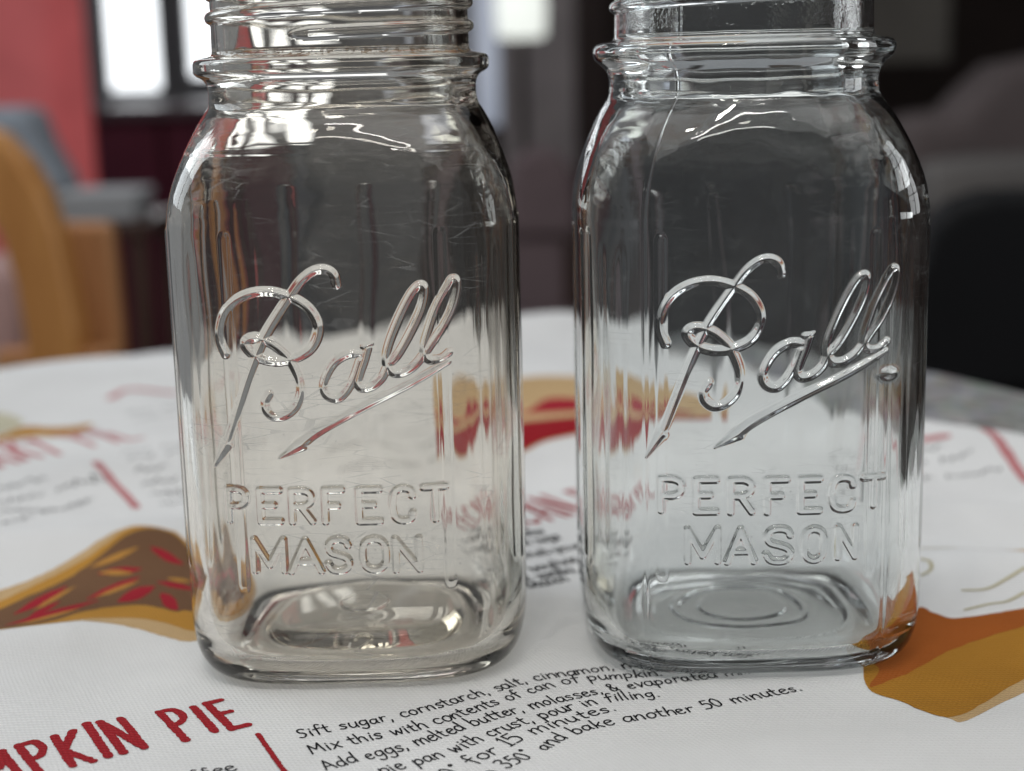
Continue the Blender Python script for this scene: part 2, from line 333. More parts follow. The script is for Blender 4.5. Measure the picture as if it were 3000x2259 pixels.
def granite():
    m, nt, N, L, P = nodes_of("granite")
    tc = N.new("ShaderNodeTexCoord")
    a = N.new("ShaderNodeTexNoise")
    a.inputs["Scale"].default_value = 55
    a.inputs["Detail"].default_value = 8
    a.inputs["Roughness"].default_value = 0.75
    b = N.new("ShaderNodeTexVoronoi")
    b.inputs["Scale"].default_value = 160
    L.new(tc.outputs["Object"], a.inputs["Vector"])
    L.new(tc.outputs["Object"], b.inputs["Vector"])
    rp = N.new("ShaderNodeValToRGB")
    e = rp.color_ramp.elements
    e[0].position, e[0].color = 0.36, (0.03, 0.03, 0.03, 1)
    e[1].position, e[1].color = 0.62, (0.34, 0.33, 0.31, 1)
    x = e.new(0.5)
    x.color = (0.15, 0.15, 0.14, 1)
    L.new(a.outputs["Fac"], rp.inputs["Fac"])
    mx = N.new("ShaderNodeMix")
    mx.data_type = 'RGBA'
    mx.inputs["Factor"].default_value = 0.25
    L.new(rp.outputs["Color"], mx.inputs["A"])
    L.new(b.outputs["Color"], mx.inputs["B"])
    hs = N.new("ShaderNodeHueSaturation")
    hs.inputs["Saturation"].default_value = 0.25
    L.new(mx.outputs["Result"], hs.inputs["Color"])
    L.new(hs.outputs["Color"], P.inputs["Base Color"])
    P.inputs["Roughness"].default_value = 0.28
    return m


TEXT_ANGLE = R(24.0)


def fabric(name, col, var=0.07, bump=0.38, fade=0.0):
    """woven cotton: fine twill relief along the towel's own axes"""
    m, nt, N, L, P = nodes_of(name)
    tc = N.new("ShaderNodeTexCoord")
    mp = N.new("ShaderNodeMapping")
    mp.inputs["Rotation"].default_value = (0, 0, -TEXT_ANGLE - R(62))
    L.new(tc.outputs["Object"], mp.inputs["Vector"])
    w = N.new("ShaderNodeTexWave")
    w.inputs["Scale"].default_value = 255
    w.inputs["Distortion"].default_value = 1.2
    w.inputs["Detail"].default_value = 2
    w.inputs["Detail Scale"].default_value = 3
    L.new(mp.outputs["Vector"], w.inputs["Vector"])
    mp2 = N.new("ShaderNodeMapping")
    mp2.inputs["Rotation"].default_value = (0, 0, -TEXT_ANGLE)
    L.new(tc.outputs["Object"], mp2.inputs["Vector"])
    w2 = N.new("ShaderNodeTexWave")
    w2.inputs["Scale"].default_value = 300
    w2.inputs["Distortion"].default_value = 1.0
    L.new(mp2.outputs["Vector"], w2.inputs["Vector"])
    ad = N.new("ShaderNodeMath")
    ad.operation = 'MULTIPLY_ADD'
    ad.inputs[1].default_value = 0.5
    L.new(w2.outputs["Fac"], ad.inputs[0])
    L.new(w.outputs["Fac"], ad.inputs[2])
    nz = N.new("ShaderNodeTexNoise")
    nz.inputs["Scale"].default_value = 900
    nz.inputs["Detail"].default_value = 3
    L.new(tc.outputs["Object"], nz.inputs["Vector"])
    ad2 = N.new("ShaderNodeMath")
    ad2.operation = 'MULTIPLY_ADD'
    ad2.inputs[1].default_value = 0.2
    L.new(nz.outputs["Fac"], ad2.inputs[0])
    L.new(ad.outputs[0], ad2.inputs[2])
    bp = N.new("ShaderNodeBump")
    bp.inputs["Strength"].default_value = bump
    bp.inputs["Distance"].default_value = 0.0006
    L.new(ad2.outputs[0], bp.inputs["Height"])
    L.new(bp.outputs["Normal"], P.inputs["Normal"])
    # threads: slight value change with the weave plus broad laundering variation
    n2 = N.new("ShaderNodeTexNoise")
    n2.inputs["Scale"].default_value = 14
    n2.inputs["Detail"].default_value = 4
    L.new(tc.outputs["Object"], n2.inputs["Vector"])
    mr = N.new("ShaderNodeMath")
    mr.operation = 'MULTIPLY_ADD'
    mr.inputs[1].default_value = 0.25
    L.new(ad2.outputs[0], mr.inputs[0])
    L.new(n2.outputs["Fac"], mr.inputs[2])
    rp = N.new("ShaderNodeValToRGB")
    rp.color_ramp.elements[0].position = 0.4
    rp.color_ramp.elements[1].position = 1.05
    rp.color_ramp.elements[0].color = tuple(c * (1 - var * 2) for c in col) + (1,)
    rp.color_ramp.elements[1].color = tuple(min(1, c * (1 + var)) for c in col) + (1,)
    L.new(mr.outputs[0], rp.inputs["Fac"])
    L.new(rp.outputs["Color"], P.inputs["Base Color"])
    P.inputs["Roughness"].default_value = 0.9
    P.inputs["Specular IOR Level"].default_value = 0.15
    return m


def glass(name, tint, scratch=0.0, haze=0.0, seed=0.0, dirt=False, stipple=False, smudge=None):
    m, nt, N, L, P = nodes_of(name)
    out = N["Material Output"]
    N.remove(P)
    g = N.new("ShaderNodeBsdfGlass")
    g.inputs["Color"].default_value = tuple(tint) + (1,)
    g.inputs["IOR"].default_value = 1.51
    g.inputs["Roughness"].default_value = 0.0
    tc = N.new("ShaderNodeTexCoord")
    off = N.new("ShaderNodeMapping")
    off.inputs["Location"].default_value = (seed, seed * 0.7, 0)
    L.new(tc.outputs["Object"], off.inputs["Vector"])
    # handling scratches: two crossed sets of thin stretched lines, kept patchy
    masks = []
    for k, (rot, st) in enumerate((((0.3, 0.9, 0.2), (60, 60, 420)), ((0.2, -1.0, 0.5), (80, 80, 520)))):
        mp = N.new("ShaderNodeMapping")
        mp.inputs["Rotation"].default_value = rot
        mp.inputs["Scale"].default_value = st
        L.new(off.outputs["Vector"], mp.inputs["Vector"])
        v = N.new("ShaderNodeTexVoronoi")
        v.feature = 'DISTANCE_TO_EDGE'
        v.inputs["Scale"].default_value = 0.9
        L.new(mp.outputs["Vector"], v.inputs["Vector"])
        lt = N.new("ShaderNodeMath")
        lt.operation = 'LESS_THAN'
        lt.inputs[1].default_value = 0.022
        L.new(v.outputs["Distance"], lt.inputs[0])
        nz = N.new("ShaderNodeTexNoise")
        nz.inputs["Scale"].default_value = 55 + 30 * k
        nz.inputs["Detail"].default_value = 3
        L.new(off.outputs["Vector"], nz.inputs["Vector"])
        mr = N.new("ShaderNodeMapRange")
        mr.inputs["From Min"].default_value = 0.54
        mr.inputs["From Max"].default_value = 0.66
        L.new(nz.outputs["Fac"], mr.inputs["Value"])
        mu = N.new("ShaderNodeMath")
        mu.operation = 'MULTIPLY'
        L.new(lt.outputs[0], mu.inputs[0])
        L.new(mr.outputs["Result"], mu.inputs[1])
        masks.append(mu)
    mx = N.new("ShaderNodeMath")
    mx.operation = 'MAXIMUM'
    L.new(masks[0].outputs[0], mx.inputs[0])
    L.new(masks[1].outputs[0], mx.inputs[1])
    sc = N.new("ShaderNodeMath")
    sc.operation = 'MULTIPLY'
    sc.inputs[1].default_value = scratch
    L.new(mx.outputs[0], sc.inputs[0])
    # dried film and dust specks
    n3 = N.new("ShaderNodeTexNoise")
    n3.inputs["Scale"].default_value = 26
    n3.inputs["Detail"].default_value = 7
    n3.inputs["Roughness"].default_value = 0.65
    L.new(off.outputs["Vector"], n3.inputs["Vector"])
    m3 = N.new("ShaderNodeMapRange")
    m3.inputs["From Min"].default_value = 0.5
    m3.inputs["From Max"].default_value = 0.8
    m3.inputs["To Max"].default_value = haze
    L.new(n3.outputs["Fac"], m3.inputs["Value"])
    n4 = N.new("ShaderNodeTexVoronoi")
    n4.inputs["Scale"].default_value = 330
    L.new(off.outputs["Vector"], n4.inputs["Vector"])
    l4 = N.new("ShaderNodeMath")
    l4.operation = 'LESS_THAN'
    l4.inputs[1].default_value = 0.09
    L.new(n4.outputs["Distance"], l4.inputs[0])
    mu4 = N.new("ShaderNodeMath")
    mu4.operation = 'MULTIPLY'
    mu4.inputs[1].default_value = 0.22
    L.new(l4.outputs[0], mu4.inputs[0])
    mu5 = N.new("ShaderNodeMath")
    mu5.operation = 'MULTIPLY'
    L.new(mu4.outputs[0], mu5.inputs[0])
    gate = N.new("ShaderNodeMapRange")
    gate.inputs["From Min"].default_value = 0.50
    gate.inputs["From Max"].default_value = 0.62
    L.new(n3.outputs["Fac"], gate.inputs["Value"])
    L.new(gate.outputs["Result"], mu5.inputs[1])
    s1 = N.new("ShaderNodeMath")
    L.new(sc.outputs[0], s1.inputs[0])
    L.new(m3.outputs["Result"], s1.inputs[1])
    s2 = N.new("ShaderNodeMath")
    L.new(s1.outputs[0], s2.inputs[0])
    L.new(mu5.outputs[0], s2.inputs[1])
    s2.use_clamp = True
    df = N.new("ShaderNodeBsdfDiffuse")
    df.inputs["Color"].default_value = (0.75, 0.75, 0.74, 1)
    tl = N.new("ShaderNodeBsdfTranslucent")
    tl.inputs["Color"].default_value = (0.75, 0.75, 0.74, 1)
    dm = N.new("ShaderNodeMixShader")
    dm.inputs[0].default_value = 0.5
    L.new(df.outputs[0], dm.inputs[1])
    L.new(tl.outputs[0], dm.inputs[2])
    ms = N.new("ShaderNodeMixShader")
    L.new(s2.outputs[0], ms.inputs[0])
    L.new(g.outputs[0], ms.inputs[1])
    L.new(dm.outputs[0], ms.inputs[2])
    last = ms
    sx = N.new("ShaderNodeSeparateXYZ")
    L.new(tc.outputs["Object"], sx.inputs[0])
    if smudge:    # dried, flaking water marks on one side of the shoulder
        vd = N.new("ShaderNodeVectorMath")
        vd.operation = 'DISTANCE'
        vd.inputs[1].default_value = smudge
        L.new(tc.outputs["Object"], vd.inputs[0])
        r1 = N.new("ShaderNodeMapRange")
        r1.inputs["From Min"].default_value = 0.004
        r1.inputs["From Max"].default_value = 0.020
        r1.inputs["To Min"].default_value = 0.30
        r1.inputs["To Max"].default_value = -0.12
        r1.clamp = True
        L.new(vd.outputs["Value"], r1.inputs["Value"])
        nS = N.new("ShaderNodeTexNoise")
        nS.inputs["Scale"].default_value = 420
        nS.inputs["Detail"].default_value = 6
        nS.inputs["Roughness"].default_value = 0.7
        L.new(tc.outputs["Object"], nS.inputs["Vector"])
        aS = N.new("ShaderNodeMath")
        L.new(nS.outputs["Fac"], aS.inputs[0])
        L.new(r1.outputs["Result"], aS.inputs[1])
        tS = N.new("ShaderNodeMapRange")
        tS.inputs["From Min"].default_value = 0.66
        tS.inputs["From Max"].default_value = 0.86
        tS.inputs["To Max"].default_value = 0.30
        L.new(aS.outputs[0], tS.inputs["Value"])
        mS = N.new("ShaderNodeMixShader")
        L.new(tS.outputs["Result"], mS.inputs[0])
        L.new(last.outputs[0], mS.inputs[1])
        L.new(dm.outputs[0], mS.inputs[2])
        last = mS
    if dirt:      # rust crumbs caught above the collar
        w1 = N.new("ShaderNodeMapRange")
        w1.interpolation_type = 'SMOOTHSTEP'
        w1.inputs["From Min"].default_value = 0.1553
        w1.inputs["From Max"].default_value = 0.1561
        L.new(sx.outputs["Z"], w1.inputs["Value"])
        w2 = N.new("ShaderNodeMapRange")
        w2.inputs["From Min"].default_value = 0.1562
        w2.inputs["From Max"].default_value = 0.1578
        w2.inputs["To Min"].default_value = 1
        w2.inputs["To Max"].default_value = 0
        L.new(sx.outputs["Z"], w2.inputs["Value"])
        n5 = N.new("ShaderNodeTexNoise")
        n5.inputs["Scale"].default_value = 900
        n5.inputs["Detail"].default_value = 3
        L.new(tc.outputs["Object"], n5.inputs["Vector"])
        g5 = N.new("ShaderNodeMath")
        g5.operation = 'GREATER_THAN'
        g5.inputs[1].default_value = 0.54
        L.new(n5.outputs["Fac"], g5.inputs[0])
        a = N.new("ShaderNodeMath")
        a.operation = 'MULTIPLY'
        L.new(w1.outputs["Result"], a.inputs[0])
        L.new(w2.outputs["Result"], a.inputs[1])
        b = N.new("ShaderNodeMath")
        b.operation = 'MULTIPLY'
        L.new(a.outputs[0], b.inputs[0])
        L.new(g5.outputs[0], b.inputs[1])
        c = N.new("ShaderNodeMath")
        c.operation = 'MULTIPLY'
        c.inputs[1].default_value = 0.75
        L.new(b.outputs[0], c.inputs[0])
        d2 = N.new("ShaderNodeBsdfDiffuse")
        d2.inputs["Color"].default_value = (0.22, 0.13, 0.06, 1)
        m2 = N.new("ShaderNodeMixShader")
        L.new(c.outputs[0], m2.inputs[0])
        L.new(last.outputs[0], m2.inputs[1])
        L.new(d2.outputs[0], m2.inputs[2])
        last = m2
    if not stipple:
        L.new(last.outputs[0], out.inputs["Surface"])
        return m
    n6 = N.new("ShaderNodeTexNoise")
    n6.inputs["Scale"].default_value = 900 if stipple else 120
    n6.inputs["Detail"].default_value = 2
    L.new(tc.outputs["Object"], n6.inputs["Vector"])
    bp = N.new("ShaderNodeBump")
    bp.inputs["Strength"].default_value = 0.5 if stipple else 0.12
    bp.inputs["Distance"].default_value = 0.0002
    L.new(n6.outputs["Fac"], bp.inputs["Height"])
    L.new(bp.outputs["Normal"], g.inputs["Normal"])
    L.new(last.outputs[0], out.inputs["Surface"])
    return m

# ------------------------------------------------------------------ the setting
def box(name, x0, y0, z0, x1, y1, z1, mat, parent=None, bevel=0.0):
    v = [(x0, y0, z0), (x1, y0, z0), (x1, y1, z0), (x0, y1, z0), (x0, y0, z1), (x1, y0, z1), (x1, y1, z1), (x0, y1, z1)]
    f = [(0, 3, 2, 1), (4, 5, 6, 7), (0, 1, 5, 4), (1, 2, 6, 5), (2, 3, 7, 6), (3, 0, 4, 7)]
    o = mesh_obj(name, v, f, mat, parent)
    if bevel:
        b = o.modifiers.new("bevel", 'BEVEL')
        b.width = bevel
        b.segments = 3
        b.limit_method = 'ANGLE'
    return o


def prism(name, pts, y0, y1, mat, parent=None, bevel=0.008):
    """outline in x,z given real depth along y, rounded edges"""
    n = len(pts)
    v = [(x, y0, z) for x, z in pts] + [(x, y1, z) for x, z in pts]
    f = [tuple(range(n)), tuple(range(2 * n - 1, n - 1, -1))] + [(i, i + n, (i + 1) % n + n, (i + 1) % n) for i in range(n)]
    o = mesh_obj(name, v, f, mat, parent)
    import bmesh
    bm = bmesh.new()
    bm.from_mesh(o.data)
    bmesh.ops.recalc_face_normals(bm, faces=bm.faces)
    bm.to_mesh(o.data)
    bm.free()
    if bevel:
        b = o.modifiers.new("bevel", 'BEVEL')
        b.width = bevel
        b.segments = 3
        b.limit_method = 'ANGLE'
        b.angle_limit = R(40)
    return o

FLOOR = -0.76
M_wall = simple("dark brown wall paint", (0.042, 0.030, 0.026), 0.8)
M_floor = simple("dark floor", (0.07, 0.05, 0.04), 0.5)
tag(box("floor", -2.2, -0.6, FLOOR - 0.05, 2.3, 5.2, FLOOR, M_floor), kind="structure")
tag(box("wall_right", 2.1, -0.6, FLOOR, 2.22, 5.15, 2.3, M_wall), kind="structure")
tag(box("wall_back", -2.0, 5.0, FLOOR, 2.0995, 5.15, 2.3, M_wall), kind="structure")

# table top: oval granite slab with an eased edge on a pedestal
M_gran = granite()
TC, TRX, TRY = (-0.05, 0.50), 0.33, 0.42
table = empty("granite_table", (TC[0], TC[1], FLOOR))
tag(table, "oval speckled grey granite table under the printed towel", "table")
prof = [(0.985, -0.030), (0.997, -0.027), (1.0, -0.022), (1.0, -0.009), (0.997, -0.005), (0.988, -0.0022)]
tv, tf = [], []
NA = 128
for s, z in prof:
    for i in range(NA):
        a = 2 * math.pi * i / NA
        tv.append((TRX * s * math.cos(a), TRY * s * math.sin(a), z - FLOOR))
for j in range(len(prof) - 1):
    for i in range(NA):
        k = (i + 1) % NA
        tf.append((j * NA + i, j * NA + k, (j + 1) * NA + k, (j + 1) * NA + i))
tf.append(tuple(range((len(prof) - 1) * NA, len(prof) * NA)))
tf.append(tuple(range(NA - 1, -1, -1)))
mesh_obj("table_top", tv, tf, M_gran, table)
M_leg = wood("dark table wood", (0.06, 0.03, 0.018), (0.11, 0.06, 0.03))
pv, pf = [], []
pp = [(0.20, 0.0), (0.20, 0.02), (0.06, 0.07), (0.045, 0.2), (0.055, 0.4), (0.05, 0.6), (0.12, 0.70), (0.18, 0.727)]
for r_, z in pp:
    for i in range(32):
        a = 2 * math.pi * i / 32
        pv.append((r_ * math.cos(a), r_ * math.sin(a), z))
for j in range(len(pp) - 1):
    for i in range(32):
        k = (i + 1) % 32
        pf.append((j * 32 + i, j * 32 + k, (j + 1) * 32 + k, (j + 1) * 32 + i))
pf.append(tuple(range(31, -1, -1)))
mesh_obj("pedestal", pv, pf, M_leg, table, smooth=True)

# ------------------------------------------------------------------ towel
JY = 0.411
JX = (-0.0415, 0.0612)
ex = np.array((math.cos(TEXT_ANGLE), math.sin(TEXT_ANGLE)))
ey = np.array((-math.sin(TEXT_ANGLE), math.cos(TEXT_ANGLE)))
TW, TL = 0.43, 0.70
CORNER = np.array((0.030, 0.950))          # far right corner


def seg_dist(x, y, a, b):
    ax, ay = a
    dx, dy = b[0] - ax, b[1] - ay
    t = np.clip(((x - ax) * dx + (y - ay) * dy) / (dx * dx + dy * dy), 0, 1)
    return np.hypot(x - ax - t * dx, y - ay - t * dy)

RIDGES = [((-0.19, 0.388), (-0.085, 0.418), 0.0045, 0.014), ((-0.26, 0.47), (-0.11, 0.505), 0.006, 0.020),
          ((0.125, 0.452), (0.26, 0.420), 0.0055, 0.016), ((0.135, 0.505), (0.24, 0.475), 0.006, 0.018),
          ((-0.33, 0.735), (-0.06, 0.85), 0.005, 0.04), ((-0.03, 0.87), (0.03, 0.90), 0.009, 0.035), ((0.00, 0.62), (0.05, 0.66), 0.004, 0.03),
          ((0.15, 0.62), (0.20, 0.58), 0.008, 0.022), ((-0.30, 0.62), (-0.12, 0.63), 0.004, 0.03),
          ((-0.17, 0.585), (-0.08, 0.615), 0.004, 0.020), ((0.06, 0.335), (0.14, 0.345), 0.0012, 0.012),
          ((0.02, 0.318), (0.12, 0.325), 0.0015, 0.014), ((-0.13, 0.372), (-0.095, 0.352), 0.0014, 0.012)]
_rw = np.random.RandomState(3)
WAVES = [(_rw.uniform(20, 75), _rw.uniform(0, 6.28), _rw.uniform(0, 6.28), _rw.uniform(0.0001, 0.00035)) for _ in range(14)]


def cloth_z(x, y):
    x = np.asarray(x, float)
    y = np.asarray(y, float)
    z = np.zeros_like(x)
    for a, b, h, w in RIDGES:
        d = seg_dist(x, y, a, b)
        z = z + h * np.exp(-(d / w) ** 2)
    for f, an, ph, am in WAVES:
        z = z + am * np.sin(f * (x * math.cos(an) + y * math.sin(an)) + ph)
    m = np.ones_like(x)
    for jx in JX:                              # pressed flat under each jar
        q = (np.abs((x - jx) / 0.047) ** 3.4 + np.abs((y - JY) / 0.047) ** 3.4) ** (1 / 3.4)
        m = m * np.clip((q - 0.95) / 0.75, 0, 1) ** 1.3
    z = np.where(z < 0, -0.0012 * np.tanh(-z / 0.0012), z) * m
    e = np.hypot((x - TC[0]) / TRX, (y - TC[1]) / TRY)     # falls over the table edge
    o = np.clip((e - 0.985) * 0.36, 0, None)
    z = z - np.where(o > 0, o * 1.4 * np.clip(o / 0.02, 0, 1), 0)
    return z - 0.0002

NU, NV = 230, 380
M_cloth = fabric("white cotton twill", (0.79, 0.79, 0.785))
uu, vv = np.meshgrid(np.linspace(0, 1, NU), np.linspace(0, 1, NV), indexing='ij')
wob_u = 0.004 * np.sin(vv * 17) + 0.003 * np.sin(vv * 41 + 1)
wob_v = 0.004 * np.sin(uu * 13 + 2) + 0.002 * np.sin(uu * 37)
px = CORNER[0] - ex[0] * (uu * TW + wob_u) - ey[0] * (vv * TL + wob_v)
py = CORNER[1] - ex[1] * (uu * TW + wob_u) - ey[1] * (vv * TL + wob_v)
pz = cloth_z(px, py)
V = np.stack([px, py, pz], -1).reshape(-1, 3)
idx = np.arange(NU * NV).reshape(NU, NV)
Q = np.stack([idx[:-1, :-1], idx[1:, :-1], idx[1:, 1:], idx[:-1, 1:]], -1).reshape(-1, 4)
towel = empty("tea_towel", (0, 0, 0))
tag(towel, "white cotton tea towel printed with pie recipes, spread over the granite table", "tea towel")
cl = mesh_obj("cloth", V, Q, M_cloth, towel, smooth=True)
sol = cl.modifiers.new("thickness", 'SOLIDIFY')
sol.thickness = 0.0007
sol.offset = -1
if (V[Q[0, 1]] - V[Q[0, 0]])[0] * (V[Q[0, 3]] - V[Q[0, 0]])[1] - (V[Q[0, 1]] - V[Q[0, 0]])[1] * (V[Q[0, 3]] - V[Q[0, 0]])[0] < 0:
    cl.data.flip_normals()

# --- prints lie on the cloth, each a hair above what is below it
INK = {}
for k, c in dict(tan=(0.64, 0.44, 0.23), mustard=(0.56, 0.28, 0.05), brown=(0.20, 0.105, 0.055), red=(0.42, 0.020, 0.035),
                 lighttan=(0.55, 0.27, 0.06), ochre=(0.47, 0.22, 0.03), pumpkin=(0.42, 0.115, 0.02), darkred=(0.36, 0.012, 0.02),
                 paleyellow=(0.68, 0.64, 0.48), ink=(0.018, 0.018, 0.02), title=(0.40, 0.022, 0.03), greyink=(0.17, 0.18, 0.18),
                 fadedred=(0.60, 0.24, 0.25), olive=(0.60, 0.55, 0.38)).items():
    INK[k] = fabric("print " + k, c, 0.14, 0.6)
LAYER = [0]


def lift():
    LAYER[0] += 1
    return 0.00012 + 0.000007 * (LAYER[0] % 9)


def smooth_poly(P, closed=True, sub=5):
    P = np.array(P, float)
    n = len(P)
    out = []
    rng = range(n) if closed else range(n - 1)
    for i in rng:
        if closed:
            p0, p1, p2, p3 = P[(i - 1) % n], P[i], P[(i + 1) % n], P[(i + 2) % n]
        else:
            p1, p2 = P[i], P[i + 1]
            p0 = P[i - 1] if i > 0 else 2 * p1 - p2
            p3 = P[i + 2] if i + 2 < n else 2 * p2 - p1
        for t in np.linspace(0, 1, sub, endpoint=False):
            out.append(0.5 * (2 * p1 + (p2 - p0) * t + (2 * p0 - 5 * p1 + 4 * p2 - p3) * t * t + (3 * p1 - p0 - 3 * p2 + p3) * t ** 3))
    if not closed: out.append(P[-1])
    return np.array(out)


def inside(x, y, P):
    r = np.zeros(x.shape, bool)
    n = len(P)
    j = n - 1
    for i in range(n):
        c = ((P[i, 1] > y) != (P[j, 1] > y))
        xi = (P[j, 0] - P[i, 0]) * (y - P[i, 1]) / (P[j, 1] - P[i, 1] + 1e-15) + P[i, 0]
        r ^= c & (x < xi)
        j = i
    return r


def print_patch(name, ink, P):
    import bmesh
    P = smooth_poly(np.array(P) / 1000.0, True, 6)
    P = P + np.random.RandomState(len(P)).normal(0, 0.00012, P.shape)
    bm = bmesh.new()
    vs = [bm.verts.new((p[0], p[1], 0)) for p in P]
    bm.faces.new(vs)
    bmesh.ops.triangulate(bm, faces=bm.faces[:])
    x0, x1, y0, y1 = P[:, 0].min(), P[:, 0].max(), P[:, 1].min(), P[:, 1].max()
    step = 0.0025                               # cut along a grid so the print can follow the folds
    for ax, lo, hi in ((0, x0, x1), (1, y0, y1)):
        k = (math.floor(lo / step) + 1) * step
        while k < hi:
            no = (1, 0, 0) if ax == 0 else (0, 1, 0)
            co = (k, 0, 0) if ax == 0 else (0, k, 0)
            bmesh.ops.bisect_plane(bm, geom=bm.verts[:] + bm.edges[:] + bm.faces[:], plane_co=co, plane_no=no)
            k += step
    l = {'tan': 0, 'paleyellow': 0, 'mustard': 1, 'ochre': 1, 'brown': 2, 'pumpkin': 2, 'darkred': 2, 'red': 3, 'lighttan': 4}[ink] * 0.00004 + 0.00006
    c = np.array([v.co[:] for v in bm.verts])
    z = cloth_z(c[:, 0], c[:, 1]) + l
    for v, q in zip(bm.verts, z): v.co.z = q
    bmesh.ops.recalc_face_normals(bm, faces=bm.faces)
    me = bpy.data.meshes.new(name)
    bm.to_mesh(me)
    bm.free()
    me.polygons.foreach_set("use_smooth", [True] * len(me.polygons))
    o = bpy.data.objects.new(name, me)
    me.materials.append(INK[ink])
    o.parent = towel
    COL.objects.link(o)
    return o

for nm, ink, P in PRINTS:
    print_patch(nm, ink, P)

